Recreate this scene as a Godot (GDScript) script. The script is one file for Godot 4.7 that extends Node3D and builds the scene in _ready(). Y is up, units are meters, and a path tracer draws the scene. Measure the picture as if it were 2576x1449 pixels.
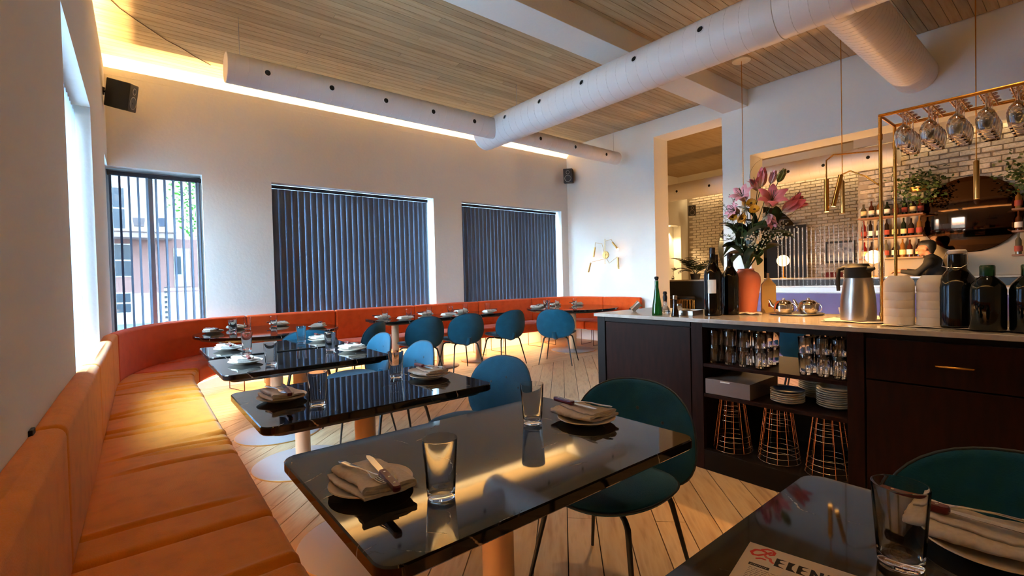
extends Node3D
# Restaurant dining room: banquette along two walls, black marble tables, teal shell chairs, service bar on the right.

# ---------------------------------------------------------------- mesh builder
class MB:
	var v := PackedVector3Array()
	var n := PackedVector3Array()
	var uv := PackedVector2Array()
	var col := PackedColorArray()
	var ix := PackedInt32Array()
	var tint := Color(1, 1, 1)
	var use_col := false
	func vert(p: Vector3, nn: Vector3, t := Vector2.ZERO) -> int:
		v.append(p); n.append(nn); uv.append(t)
		if use_col: col.append(tint)
		return v.size() - 1
	func qn(a: Vector3, b: Vector3, c: Vector3, d: Vector3, na: Vector3, nb: Vector3, nc: Vector3, nd: Vector3) -> void:
		var i := vert(a, na, Vector2(0, 0)); vert(b, nb, Vector2(1, 0)); vert(c, nc, Vector2(1, 1)); vert(d, nd, Vector2(0, 1))
		var g := (c - a).cross(b - a) + (d - a).cross(c - a)
		if g.dot(na + nb + nc + nd) >= 0.0:
			ix.append_array([i, i + 1, i + 2, i, i + 2, i + 3])
		else:
			ix.append_array([i, i + 2, i + 1, i, i + 3, i + 2])
	func tn(a: Vector3, b: Vector3, c: Vector3, na: Vector3, nb: Vector3, nc: Vector3) -> void:
		var i := vert(a, na); vert(b, nb); vert(c, nc)
		if (c - a).cross(b - a).dot(na + nb + nc) >= 0.0:
			ix.append_array([i, i + 1, i + 2])
		else:
			ix.append_array([i, i + 2, i + 1])
	func q(a: Vector3, b: Vector3, c: Vector3, d: Vector3, out: Vector3) -> void:
		var g := (c - a).cross(b - a).normalized()
		if g.dot(out) < 0.0: g = -g
		qn(a, b, c, d, g, g, g, g)
	# chamfered box
	func box(c: Vector3, s: Vector3, r := 0.0, bs := Basis()) -> void:
		var h := s * 0.5
		r = minf(r, minf(h.x, minf(h.y, h.z)) * 0.95)
		var ax := [bs.x, bs.y, bs.z]
		var P := func(a: int, s0: float, s1: float, s2: float) -> Vector3:
			var e := [h.x - r, h.y - r, h.z - r]
			e[a] += r
			return c + ax[0] * (s0 * e[0]) + ax[1] * (s1 * e[1]) + ax[2] * (s2 * e[2])
		for a in 3:
			for sg in [-1.0, 1.0]:
				var k := []
				for w in [[-1, -1], [1, -1], [1, 1], [-1, 1]]:
					var z := [0.0, 0.0, 0.0]
					z[a] = sg; z[(a + 1) % 3] = w[0]; z[(a + 2) % 3] = w[1]
					k.append(P.call(a, z[0], z[1], z[2]))
				var nn: Vector3 = ax[a] * sg
				qn(k[0], k[1], k[2], k[3], nn, nn, nn, nn)
		if r <= 0.0: return
		for a in 3:
			var b := (a + 1) % 3
			var t := (a + 2) % 3
			for sa in [-1.0, 1.0]:
				for sb in [-1.0, 1.0]:
					var k := []
					for st in [-1.0, 1.0]:
						var z := [0.0, 0.0, 0.0]
						z[a] = sa; z[b] = sb; z[t] = st
						k.append([P.call(a, z[0], z[1], z[2]), P.call(b, z[0], z[1], z[2])])
					var na: Vector3 = ax[a] * sa
					var nb: Vector3 = ax[b] * sb
					qn(k[0][0], k[1][0], k[1][1], k[0][1], na, na, nb, nb)
		for s0 in [-1.0, 1.0]:
			for s1 in [-1.0, 1.0]:
				for s2 in [-1.0, 1.0]:
					tn(P.call(0, s0, s1, s2), P.call(1, s0, s1, s2), P.call(2, s0, s1, s2), ax[0] * s0, ax[1] * s1, ax[2] * s2)
	func bx(x0: float, x1: float, y0: float, y1: float, z0: float, z1: float, r := 0.0) -> void:
		box(Vector3((x0 + x1) / 2, (y0 + y1) / 2, (z0 + z1) / 2), Vector3(absf(x1 - x0), absf(y1 - y0), absf(z1 - z0)), r)
	# revolve profile (r, y); goes up on the outside
	func lathe(pr: Array, seg := 24, t := Transform3D(), sharp := 35.0) -> void:
		var m := pr.size()
		var sn := []
		for i in m - 1:
			var d: Vector2 = pr[i + 1] - pr[i]
			sn.append(Vector2(d.y, -d.x).normalized())
		for i in m - 1:
			var n0: Vector2 = sn[i]
			var n1: Vector2 = sn[i]
			if i > 0 and rad_to_deg(absf(sn[i].angle_to(sn[i - 1]))) < sharp: n0 = (sn[i] + sn[i - 1]).normalized()
			if i < m - 2 and rad_to_deg(absf(sn[i].angle_to(sn[i + 1]))) < sharp: n1 = (sn[i] + sn[i + 1]).normalized()
			if (pr[i] - pr[i + 1]).length() < 1e-6: continue
			for k in seg:
				var a0 := TAU * k / seg
				var a1 := TAU * (k + 1) / seg
				var c0 := Vector3(cos(a0), 0, sin(a0))
				var c1 := Vector3(cos(a1), 0, sin(a1))
				var p := [c0 * pr[i].x + Vector3.UP * pr[i].y, c0 * pr[i + 1].x + Vector3.UP * pr[i + 1].y, c1 * pr[i + 1].x + Vector3.UP * pr[i + 1].y, c1 * pr[i].x + Vector3.UP * pr[i].y]
				var w := [c0 * n0.x + Vector3.UP * n0.y, c0 * n1.x + Vector3.UP * n1.y, c1 * n1.x + Vector3.UP * n1.y, c1 * n0.x + Vector3.UP * n0.y]
				if pr[i].x < 1e-6:
					tn(t * p[0], t * p[1], t * p[2], t.basis * w[0], t.basis * w[1], t.basis * w[2])
				elif pr[i + 1].x < 1e-6:
					tn(t * p[0], t * p[1], t * p[3], t.basis * w[0], t.basis * w[1], t.basis * w[3])
				else:
					qn(t * p[0], t * p[1], t * p[2], t * p[3], t.basis * w[0], t.basis * w[1], t.basis * w[2], t.basis * w[3])
	func cyl(a: Vector3, b: Vector3, r: float, seg := 16, r2 := -1.0) -> void:
		tube([a, b], [r, r if r2 < 0.0 else r2], seg, true)
	func tube(pts: Array, rad, seg := 8, caps := true) -> void:
		var m := pts.size()
		var R := []
		for i in m: R.append(rad[i] if rad is Array else float(rad))
		var t0: Vector3 = (pts[1] - pts[0]).normalized()
		var u := t0.cross(Vector3.UP if absf(t0.y) < 0.9 else Vector3.RIGHT).normalized()
		var rings := []
		for i in m:
			var t: Vector3
			if i == 0: t = pts[1] - pts[0]
			elif i == m - 1: t = pts[i] - pts[i - 1]
			else: t = (pts[i + 1] - pts[i]).normalized() + (pts[i] - pts[i - 1]).normalized()
			t = t.normalized()
			u = (u - t * u.dot(t)).normalized()
			var w := t.cross(u)
			var ring := []
			for k in seg + 1:
				var a := TAU * k / seg
				var d := u * cos(a) + w * sin(a)
				ring.append([pts[i] + d * R[i], d])
			rings.append(ring)
		for i in m - 1:
			for k in seg:
				var A: Array = rings[i][k]
				var B: Array = rings[i + 1][k]
				var C: Array = rings[i + 1][k + 1]
				var D: Array = rings[i][k + 1]
				qn(A[0], B[0], C[0], D[0], A[1], B[1], C[1], D[1])
		if caps:
			for e in [0, m - 1]:
				var nn: Vector3 = (pts[0] - pts[1]).normalized() if e == 0 else (pts[m - 1] - pts[m - 2]).normalized()
				for k in seg:
					tn(pts[e], rings[e][k][0], rings[e][k + 1][0], nn, nn, nn)
	# rings: arrays of Vector3 with the same count, stacked; convex caps
	func loft(rings: Array, cap0 := true, cap1 := true) -> void:
		var c := rings[0].size() as int
		for i in rings.size() - 1:
			var A: Array = rings[i]
			var B: Array = rings[i + 1]
			var ctr := Vector3.ZERO
			for p in A: ctr += p
			for p in B: ctr += p
			ctr /= 2.0 * c
			var nn := []
			for k in c:
				var g: Vector3 = (A[(k + 1) % c] - A[(k - 1 + c) % c] + B[(k + 1) % c] - B[(k - 1 + c) % c]).cross(B[k] - A[k])
				if (B[k] - A[k]).length() < 1e-6: g = Vector3.UP
				g = g.normalized()
				if g.dot((A[k] + B[k]) * 0.5 - ctr) < 0.0: g = -g
				nn.append(g)
			for k in c:
				var j := (k + 1) % c
				qn(A[k], B[k], B[j], A[j], nn[k], nn[k], nn[j], nn[j])
		for e in 2:
			if (e == 0 and not cap0) or (e == 1 and not cap1): continue
			var A: Array = rings[0] if e == 0 else rings[rings.size() - 1]
			var O: Array = rings[1] if e == 0 else rings[rings.size() - 2]
			var ctr := Vector3.ZERO
			for p in A: ctr += p
			ctr /= c
			var oc := Vector3.ZERO
			for p in O: oc += p
			oc /= c
			var g: Vector3 = (A[0] - ctr).cross(A[c / 4] - ctr).normalized()
			if g.dot(ctr - oc) < 0.0: g = -g
			for k in c: tn(ctr, A[k], A[(k + 1) % c], g, g, g)
	# smooth surface through f(i, j) given as rows of points
	func grid(rows: Array, wrap := false, flip := false) -> void:
		var nr := rows.size()
		var nc := rows[0].size() as int
		var base := v.size()
		var acc := PackedVector3Array()
		acc.resize(nr * nc)
		var lim := nc if wrap else nc - 1
		var tris := PackedInt32Array()
		for i in nr - 1:
			for j in lim:
				var a := i * nc + j
				var b := i * nc + (j + 1) % nc
				var c := (i + 1) * nc + (j + 1) % nc
				var d := (i + 1) * nc + j
				if flip: tris.append_array([a, c, b, a, d, c])
				else: tris.append_array([a, b, c, a, c, d])
		for i in nr:
			for p in rows[i]: v.append(p)
		for k in range(0, tris.size(), 3):
			var A := v[base + tris[k]]
			var g := (v[base + tris[k + 2]] - A).cross(v[base + tris[k + 1]] - A)
			acc[tris[k]] += g; acc[tris[k + 1]] += g; acc[tris[k + 2]] += g
		for i in nr:
			for j in nc:
				var g := acc[i * nc + j]
				n.append(g.normalized() if g.length_squared() > 1e-20 else Vector3.UP)
				uv.append(Vector2(float(j) / maxi(nc - 1, 1), float(i) / maxi(nr - 1, 1)))
				if use_col: col.append(tint)
		for k in tris: ix.append(base + k)
	func mesh() -> ArrayMesh:
		var a := []
		a.resize(Mesh.ARRAY_MAX)
		a[Mesh.ARRAY_VERTEX] = v; a[Mesh.ARRAY_NORMAL] = n; a[Mesh.ARRAY_TEX_UV] = uv; a[Mesh.ARRAY_INDEX] = ix
		if use_col: a[Mesh.ARRAY_COLOR] = col
		var m := ArrayMesh.new()
		m.add_surface_from_arrays(Mesh.PRIMITIVE_TRIANGLES, a)
		return m

# ---------------------------------------------------------------- scene helpers
var used := {}
var M := {}
var rng := RandomNumberGenerator.new()
const EYE := Vector3(0, 1.28, 0)
const FOCAL := 1184.8
var eye_basis := Basis.from_euler(Vector3(deg_to_rad(-1.122), deg_to_rad(-38.943), deg_to_rad(-1.425)), EULER_ORDER_YXZ)

func at(px: float, py: float, axis: int, val: float) -> Vector3:   # a photo pixel met with a plane of the place
	var d := eye_basis * Vector3((px - 1288.0) / FOCAL, -(py - 724.5) / FOCAL, -1.0)
	return EYE + d * ((val - EYE[axis]) / d[axis])

func numbered(called: String) -> String:
	if not used.has(called):
		used[called] = 0
		return called
	used[called] += 1
	return "%s_%03d" % [called, used[called]]

func tag(o: Node, label: String, category: String, group := "") -> void:
	o.set_meta("label", label)
	o.set_meta("category", category)
	if group != "": o.set_meta("group", group)

func thing(called: String, label: String, category: String, pos := Vector3.ZERO, turn := 0.0, group := "") -> Node3D:
	var o := Node3D.new()
	o.name = numbered(called)
	add_child(o)
	o.position = pos
	o.rotation.y = turn
	tag(o, label, category, group)
	return o

func inst(called: String, m: Mesh, mat: Material, parent: Node, pos := Vector3.ZERO, bs := Basis()) -> MeshInstance3D:
	var o := MeshInstance3D.new()
	o.name = called if parent != self else numbered(called)
	o.mesh = m
	o.material_override = mat
	parent.add_child(o, true)
	o.transform = Transform3D(bs, pos)
	return o

func obj(called: String, b: MB, mat: Material, parent: Node, pos := Vector3.ZERO, bs := Basis()) -> MeshInstance3D:
	return inst(called, b.mesh(), mat, parent, pos, bs)

func struct(called: String, b: MB, mat: Material) -> MeshInstance3D:
	var o := obj(called, b, mat, self)
	o.set_meta("kind", "structure")
	return o

func structure(called: String) -> Node3D:
	var o := Node3D.new()
	o.name = numbered(called)
	add_child(o)
	o.set_meta("kind", "structure")
	return o

func dup(o: Node3D, pos: Vector3, turn: float, label := "", group := "") -> Node3D:
	var base := String(o.name)
	var re := RegEx.create_from_string("_[0-9]{3}$")
	var c: Node3D = o.duplicate()
	c.name = numbered(re.sub(base, ""))
	add_child(c)
	c.position = pos
	c.rotation = Vector3(0, turn, 0)
	if label != "": c.set_meta("label", label)
	if group != "": c.set_meta("group", group)
	return c

func area_light(pos: Vector3, towards: Vector3, size: Vector2, color: Color, energy: float, along := Vector3.RIGHT) -> void:
	var l := AreaLight3D.new()
	l.name = numbered("area_light")
	l.area_size = size
	l.area_normalize_energy = true
	l.light_color = color
	l.light_energy = energy
	l.shadow_enabled = true
	l.area_range = 30.0
	l.area_attenuation = 2.0
	add_child(l)
	var z := -towards.normalized()
	var x := (along - z * along.dot(z)).normalized()
	l.transform = Transform3D(Basis(x, z.cross(x), z), pos)

func omni(pos: Vector3, color: Color, energy: float, size := 0.03) -> void:
	var l := OmniLight3D.new()
	l.name = numbered("bulb_light")
	l.light_color = color
	l.light_energy = energy
	l.light_size = size
	l.shadow_enabled = true
	l.omni_range = 30.0
	l.omni_attenuation = 2.0
	add_child(l)
	l.position = pos

func spot(pos: Vector3, towards: Vector3, color: Color, energy: float, angle: float, size := 0.03) -> void:
	var l := SpotLight3D.new()
	l.name = numbered("spot_light")
	l.light_color = color
	l.light_energy = energy
	l.light_size = size
	l.spot_angle = angle
	l.spot_angle_attenuation = 0.6
	l.shadow_enabled = true
	l.spot_range = 30.0
	l.spot_attenuation = 2.0
	add_child(l)
	l.position = pos
	l.look_at_from_position(pos, pos + towards, Vector3.UP if absf(towards.normalized().y) < 0.95 else Vector3.RIGHT)

func rrect(w: float, d: float, r: float, y: float, seg := 5, cx := 0.0, cz := 0.0) -> Array:
	var o := []
	for k in 4:
		var sx := 1.0 if k == 0 or k == 3 else -1.0
		var sz := 1.0 if k < 2 else -1.0
		for i in seg + 1:
			var a := PI / 2 * k + PI / 2 * i / seg
			o.append(Vector3(cx + sx * (w / 2 - r) + cos(a) * r, y, cz + sz * (d / 2 - r) + sin(a) * r))
	return o

# ---------------------------------------------------------------- materials
func mat(c: Color, rough := 0.7, metal := 0.0, spec := 0.5) -> StandardMaterial3D:
	var m := StandardMaterial3D.new()
	m.albedo_color = c
	m.roughness = rough
	m.metallic = metal
	m.metallic_specular = spec
	return m

func ramp_tex(freq: float, cols: Array, seedv: int, size := 512, type := FastNoiseLite.TYPE_SIMPLEX_SMOOTH, oct := 4) -> NoiseTexture2D:
	var f := FastNoiseLite.new()
	f.seed = seedv
	f.noise_type = type
	f.frequency = freq
	f.fractal_octaves = oct
	var t := NoiseTexture2D.new()
	t.noise = f
	t.width = size
	t.height = size
	t.seamless = true
	var g := Gradient.new()
	var off := PackedFloat32Array()
	var pc := PackedColorArray()
	for i in cols.size():
		off.append(float(i) / (cols.size() - 1))
		pc.append(cols[i])
	g.offsets = off
	g.colors = pc
	t.color_ramp = g
	return t

func norm_tex(freq: float, strength: float, seedv: int, size := 512) -> NoiseTexture2D:
	var f := FastNoiseLite.new()
	f.seed = seedv
	f.frequency = freq
	f.fractal_octaves = 3
	var t := NoiseTexture2D.new()
	t.noise = f
	t.width = size
	t.height = size
	t.seamless = true
	t.as_normal_map = true
	t.bump_strength = strength
	return t

func tri(m: StandardMaterial3D, scale: Vector3, world := false, off := Vector3.ZERO) -> StandardMaterial3D:
	m.uv1_triplanar = true
	m.uv1_world_triplanar = world
	m.uv1_scale = scale
	m.uv1_offset = off
	return m

func glow(c: Color, e: float) -> StandardMaterial3D:
	var m := mat(c, 0.6)
	m.emission_enabled = true
	m.emission = c
	m.emission_energy_multiplier = e
	return m

func glass(c := Color(1, 1, 1, 0.0), rough := 0.0) -> StandardMaterial3D:
	var m := mat(c, rough)
	m.transparency = BaseMaterial3D.TRANSPARENCY_ALPHA
	m.refraction_enabled = true
	m.refraction_scale = 0.05
	return m

func pane(a := 0.06) -> StandardMaterial3D:
	var m := mat(Color(0.9, 0.95, 0.95, a), 0.02)
	m.transparency = BaseMaterial3D.TRANSPARENCY_ALPHA
	return m

func velvet(c: Color, nt: Texture2D) -> StandardMaterial3D:
	var m := mat(Color.WHITE, 0.82, 0.0, 0.25)
	m.albedo_texture = ramp_tex(0.02, [c.darkened(0.07), c, c.lightened(0.04)], 77, 256)
	m.rim_enabled = true
	m.rim = 0.35
	m.rim_tint = 0.7
	m.normal_enabled = true
	m.normal_texture = nt
	m.normal_scale = 0.25
	return tri(m, Vector3(1.4, 1.4, 1.4))

func marble_tex(seedv: int) -> ImageTexture:
	var im := Image.create(1024, 1024, false, Image.FORMAT_RGB8)
	var r := RandomNumberGenerator.new()
	r.seed = seedv
	var f := FastNoiseLite.new()
	f.seed = seedv
	f.frequency = 0.006
	f.fractal_octaves = 4
	for y in 1024:
		for x in 1024:
			var k := 0.085 + 0.028 * f.get_noise_2d(x, y)
			im.set_pixel(x, y, Color(k * 1.04, k * 0.98, k * 0.95))
	for i in 90:
		var p := Vector2(r.randf() * 1024, r.randf() * 1024)
		var a := r.randf_range(0.2, 1.2) if r.randf() < 0.7 else r.randf_range(-1.0, 0.0)
		var w := r.randf_range(0.5, 2.6) if r.randf() < 0.6 else 0.6
		var L := int(r.randf_range(30, 150))
		var br := r.randf_range(0.2, 0.6)
		for s in L:
			a += r.randf_range(-0.16, 0.16)
			p += Vector2(cos(a), sin(a))
			var ww := w * (0.4 + absf(f.get_noise_2d(s * 9.0, i * 91.0)) * 2.4) * sin(PI * s / L)
			var e := int(ceil(ww))
			for dy in range(-e, e + 1):
				for dx in range(-e, e + 1):
					if Vector2(dx, dy).length() > ww + 0.3: continue
					var qx := posmod(int(p.x) + dx, 1024)
					var qy := posmod(int(p.y) + dy, 1024)
					im.set_pixel(qx, qy, im.get_pixel(qx, qy).lerp(Color(0.72, 0.68, 0.62), br))
	return ImageTexture.create_from_image(im)

func materials() -> void:
	var soft := norm_tex(0.05, 4.0, 5)
	var fine := norm_tex(0.25, 3.0, 6)
	M.plaster = mat(Color(0.90, 0.90, 0.88), 0.75, 0, 0.3)
	M.plaster.normal_enabled = true
	M.plaster.normal_texture = soft
	M.plaster.normal_scale = 0.08
	tri(M.plaster, Vector3(0.7, 0.7, 0.7), true)
	M.lavender = mat(Color(0.42, 0.36, 0.52), 0.7)
	M.trim = mat(Color(0.88, 0.88, 0.88), 0.45)
	M.duct = mat(Color(0.90, 0.89, 0.89), 0.42)
	M.black = mat(Color(0.025, 0.024, 0.024), 0.45)
	M.blacksat = mat(Color(0.03, 0.03, 0.032), 0.7)
	M.hole = mat(Color(0.02, 0.018, 0.018), 0.9)
	M.navy = mat(Color(0.33, 0.37, 0.43), 0.62, 0, 0.35)
	M.navy.normal_enabled = true
	M.navy.normal_texture = fine
	M.navy.normal_scale = 0.2
	tri(M.navy, Vector3(4, 4, 4))
	M.headrail = mat(Color(0.10, 0.12, 0.17), 0.6)
	M.stone = mat(Color.WHITE, 0.16)
	M.stone.albedo_texture = ramp_tex(0.03, [Color(0.60, 0.57, 0.53), Color(0.66, 0.63, 0.59), Color(0.70, 0.67, 0.63)], 9, 256)
	tri(M.stone, Vector3(1.5, 1.5, 1.5), true)
	M.marble = mat(Color.WHITE, 0.045, 0, 0.55)
	M.marble.albedo_texture = marble_tex(4)
	tri(M.marble, Vector3(0.85, 0.85, 0.85), true, Vector3(0.31, 0.0, 0.47))
	M.gold_lit_velvet = velvet(Color(0.90, 0.54, 0.14), fine)  # one orange velvet; the side wall light is put into this colour
	M.rust_lit_velvet = velvet(Color(0.84, 0.31, 0.08), fine)  # the same velvet, tinted rust for the light along the window wall
	M.teal = velvet(Color(0.022, 0.25, 0.33), fine)
	M.teal_piping = mat(Color(0.02, 0.10, 0.14), 0.6)
	M.champagne = mat(Color(0.80, 0.66, 0.52), 0.42, 0.15)
	M.basepaint = mat(Color(0.66, 0.63, 0.62), 0.5, 0.1)
	M.brass = mat(Color(0.83, 0.60, 0.27), 0.26, 1.0)
	M.brass_soft = mat(Color(0.80, 0.66, 0.40), 0.35, 1.0)
	M.steel = mat(Color(0.78, 0.77, 0.75), 0.18, 1.0)
	M.steel_brushed = mat(Color(0.72, 0.70, 0.67), 0.3, 1.0)
	M.chrome = mat(Color(0.9, 0.88, 0.86), 0.08, 1.0)
	M.bronze = mat(Color(0.36, 0.22, 0.14), 0.4, 0.6)
	M.barwood = mat(Color.WHITE, 0.5, 0, 0.2)
	M.barwood.albedo_texture = ramp_tex(0.03, [Color(0.10, 0.045, 0.03), Color(0.135, 0.06, 0.04), Color(0.16, 0.072, 0.048)], 21, 256)
	tri(M.barwood, Vector3(3.0, 0.5, 3.0), true)
	M.barwood_dark = mat(Color(0.07, 0.042, 0.034), 0.5, 0, 0.28)
	M.ceil = []
	var ct := ramp_tex(0.012, [Color(0.62, 0.52, 0.38), Color(0.70, 0.60, 0.45), Color(0.73, 0.64, 0.50), Color(0.67, 0.57, 0.43)], 31, 512)
	for i in 6:
		var k := 0.93 + 0.022 * i
		var m := mat(Color(k, k, k * 0.99), 0.6)
		m.albedo_texture = ct
		M.ceil.append(tri(m, Vector3(0.16, 2.4, 2.4), true, Vector3(0.17 * i, 0, 0.37 * i)))
	M.floor = []
	var ft := ramp_tex(0.012, [Color(0.70, 0.55, 0.39), Color(0.82, 0.67, 0.50), Color(0.86, 0.73, 0.56), Color(0.76, 0.61, 0.45)], 41, 512)
	for i in 6:
		var k := 0.92 + 0.03 * ((i * 3) % 5) / 2.0
		var m := mat(Color(k, k, k), 0.36)
		m.albedo_texture = ft
		M.floor.append(tri(m, Vector3(0.3, 2.2, 2.2), false, Vector3(0.21 * i, 0, 0.33 * i)))
	M.joint = mat(Color(0.05, 0.035, 0.025), 0.9)
	M.ceil_joint = mat(Color(0.30, 0.22, 0.15), 0.9)
	M.ceramic = mat(Color(0.90, 0.86, 0.80), 0.22)
	M.plate = mat(Color(0.84, 0.78, 0.69), 0.35)
	M.plate_dark = mat(Color(0.20, 0.25, 0.30), 0.35)
	M.linen = mat(Color.WHITE, 0.9, 0, 0.2)
	M.linen.albedo_texture = ramp_tex(0.05, [Color(0.80, 0.76, 0.70), Color(0.87, 0.84, 0.79)], 51, 256)
	M.linen.normal_enabled = true
	M.linen.normal_texture = fine
	M.linen.normal_scale = 0.3
	tri(M.linen, Vector3(6, 6, 6))
	M.burgundy = mat(Color(0.36, 0.07, 0.07), 0.35)
	M.clear = glass()
	M.thin = pane(0.0)
	M.tumbler = glass()
	M.tumbler.refraction_scale = 0.017
	M.bottle_dark = glass(Color(0.05, 0.05, 0.02, 0.72))
	M.bottle_green = glass(Color(0.10, 0.42, 0.16, 0.25))
	M.bottle_deep = glass(Color(0.02, 0.09, 0.07, 0.75))
	M.vase = mat(Color(0.85, 0.50, 0.42), 0.14)
	M.leaf = mat(Color(0.07, 0.14, 0.06), 0.45)
	M.leaf2 = mat(Color(0.16, 0.26, 0.09), 0.5)
	M.leaf.backlight_enabled = true
	M.leaf.backlight = Color(0.04, 0.08, 0.02)
	M.stem = mat(Color(0.22, 0.30, 0.12), 0.6)
	M.petal = mat(Color.WHITE, 0.55)
	M.petal.vertex_color_use_as_albedo = true
	M.yellow = mat(Color(0.82, 0.58, 0.06), 0.6)
	M.white_bloom = mat(Color(0.88, 0.86, 0.78), 0.7)
	M.carton = mat(Color(0.80, 0.70, 0.50), 0.6)
	M.paper = mat(Color(0.86, 0.83, 0.77), 0.8)
	M.cream_disc = mat(Color(0.85, 0.78, 0.62), 0.5)
	M.thread = mat(Color(0.72, 0.70, 0.68), 0.5)
	M.pane = pane()
	M.dimming_pane = mat(Color(0.02, 0.022, 0.025, 0.72), 0.02)  # dark glass added to dim the bright street view
	M.dimming_pane.transparency = BaseMaterial3D.TRANSPARENCY_ALPHA
	M.skin = mat(Color(0.62, 0.40, 0.30), 0.6)
	M.hair = mat(Color(0.03, 0.022, 0.02), 0.6)
	M.shirt = mat(Color(0.04, 0.04, 0.045), 0.85)
	M.mirror_black = mat(Color(0.03, 0.04, 0.05), 0.06, 0.0, 0.6)
	M.mirror_bronze = mat(Color(0.30, 0.22, 0.17), 0.05, 1.0)
	M.brick = []
	for i in 4:
		var b: float = [0.78, 0.72, 0.66, 0.74][i]
		var m := mat(Color.WHITE, 0.85)
		m.albedo_texture = ramp_tex(0.04, [Color(b - 0.10, b - 0.13, b - 0.17), Color(b, b - 0.03, b - 0.07), Color(b + 0.06, b + 0.03, b)], 61 + i, 128)
		m.normal_enabled = true
		m.normal_texture = soft
		m.normal_scale = 0.6
		M.brick.append(tri(m, Vector3(5, 5, 5), true))
	M.mortar = mat(Color(0.62, 0.58, 0.52), 0.95)

# ---------------------------------------------------------------- start
func _ready() -> void:
	var cam := Camera3D.new()
	cam.name = "camera"
	cam.fov = rad_to_deg(2.0 * atan(724.5 / FOCAL))
	cam.near = 0.05
	cam.far = 200.0
	add_child(cam)
	cam.transform = Transform3D(eye_basis, EYE)
	cam.current = true
	var env := Environment.new()
	env.background_mode = Environment.BG_SKY
	var sky := Sky.new()
	var sm := ProceduralSkyMaterial.new()
	sm.sky_top_color = Color(0.66, 0.85, 1.0)
	sm.sky_horizon_color = Color(0.84, 0.935, 1.0)
	sm.ground_bottom_color = Color(0.5, 0.5, 0.5)
	sm.ground_horizon_color = Color(0.8, 0.82, 0.84)
	sky.sky_material = sm
	env.sky = sky
	env.background_energy_multiplier = SKY_ENERGY
	env.tonemap_mode = Environment.TONE_MAPPER_LINEAR
	env.tonemap_exposure = EXPOSURE
	env.sdfgi_enabled = true
	env.ssao_enabled = true
	env.ssil_enabled = true
	var we := WorldEnvironment.new()
	we.name = "environment"
	we.environment = env
	add_child(we)
	materials()
	cove_lights()
	build_floor()
	build_ceiling()
	build_walls()
	build_windows()
	build_outside()
	build_banquettes()
	build_ducts()
	build_tables()
	build_chairs()
	build_settings()
	build_bar()
	build_bar_things()
	build_bouquet()
	build_rack()
	build_fixtures()
	build_added_spots()
	build_beyond()
	build_person()

const SKY_ENERGY := 80.0
const EXPOSURE := 1.55
const COVE := 9.0
const BENCH := 5.0

func strip_light(label: String, x0: Vector3, x1: Vector3, up: Vector3, energy: float) -> void:
	var d := (x1 - x0).normalized()
	var L := x0.distance_to(x1)
	var b := MB.new()
	b.box(Vector3.ZERO, Vector3(L, 0.008, 0.014), 0.001)
	var y := up
	var bs := Basis(d, y, d.cross(y))
	var o := obj("led_strip_light", b, M.led, self, (x0 + x1) / 2, bs)
	tag(o, label, "led strip")
	area_light((x0 + x1) / 2 + y * 0.006, y, Vector2(L, 0.02), WARM, energy * L / 7.0, d)

func cove_lights() -> void:
	M.led = glow(WARM, 6.0)
	strip_light("warm led strip hidden in the cove above the window wall", Vector3(-0.15, 3.712, ZB - 0.10), Vector3(7.15, 3.712, ZB - 0.10), Vector3.UP, COVE)
	var t := Transform3D(Basis(Vector3.UP, -0.012), Vector3(-0.225, 0, -2.0))
	strip_light("warm led strip hidden in the cove above the golden banquette", t * Vector3(-0.10, 3.712, -4.95), t * Vector3(-0.10, 3.712, 5.0), Vector3.UP, COVE)
	strip_light("warm led strip under the rust banquette along the window wall", Vector3(1.2, 0.262, -6.78), Vector3(6.3, 0.262, -6.78), Vector3.DOWN, BENCH)
	strip_light("warm led strip under the curved corner of the banquette", Vector3(0.10, 0.262, -5.35), Vector3(1.0, 0.262, -6.6), Vector3.DOWN, BENCH)
	strip_light("warm led strip under the golden banquette", Vector3(-0.05, 0.262, 0.6), Vector3(0.0, 0.262, -5.2), Vector3.DOWN, BENCH * 0.5)
	strip_light("warm led strip above the painted brick wall in the room beyond", Vector3(12.25, 3.50, -7.2), Vector3(12.25, 3.50, -2.7), Vector3(0.5, -1, 0).normalized(), 1.1)
	strip_light("warm led strip above the back bar shelves", Vector3(9.9, 3.42, -2.5), Vector3(9.9, 3.42, 1.5), Vector3(0.35, -1, 0).normalized(), 0.9)

# ---------------------------------------------------------------- the setting
const WARM := Color(1.0, 0.83, 0.58)
const XC := 7.23      # inner face of the wall with the openings
const ZB := -7.01     # inner face of the window wall
const CEIL := 4.0
var wall_a: Transform3D   # frame of the banquette wall: its inner face is local x = 0, local z runs along it

func holed(b: MB, u0: float, u1: float, y0: float, y1: float, holes: Array, place: Callable) -> void:
	# wall made of boxes round rectangular holes; place(u0,u1,y0,y1) adds one box
	var cuts := [u0, u1]
	for h in holes:
		cuts.append(clampf(h[0], u0, u1)); cuts.append(clampf(h[1], u0, u1))
	cuts.sort()
	for i in cuts.size() - 1:
		var a: float = cuts[i]
		var c: float = cuts[i + 1]
		if c - a < 1e-4: continue
		var ys := [[y0, y1]]
		for h in holes:
			if h[0] <= a + 1e-4 and h[1] >= c - 1e-4:
				var nx := []
				for s in ys:
					if h[2] > s[0] and h[2] < s[1]: nx.append([s[0], h[2]])
					if h[3] < s[1] and h[3] > s[0]: nx.append([h[3], s[1]])
					if h[2] >= s[1] or h[3] <= s[0]: nx.append(s)
				ys = nx
		for s in ys: place.call(a, c, s[0], s[1])

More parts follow.
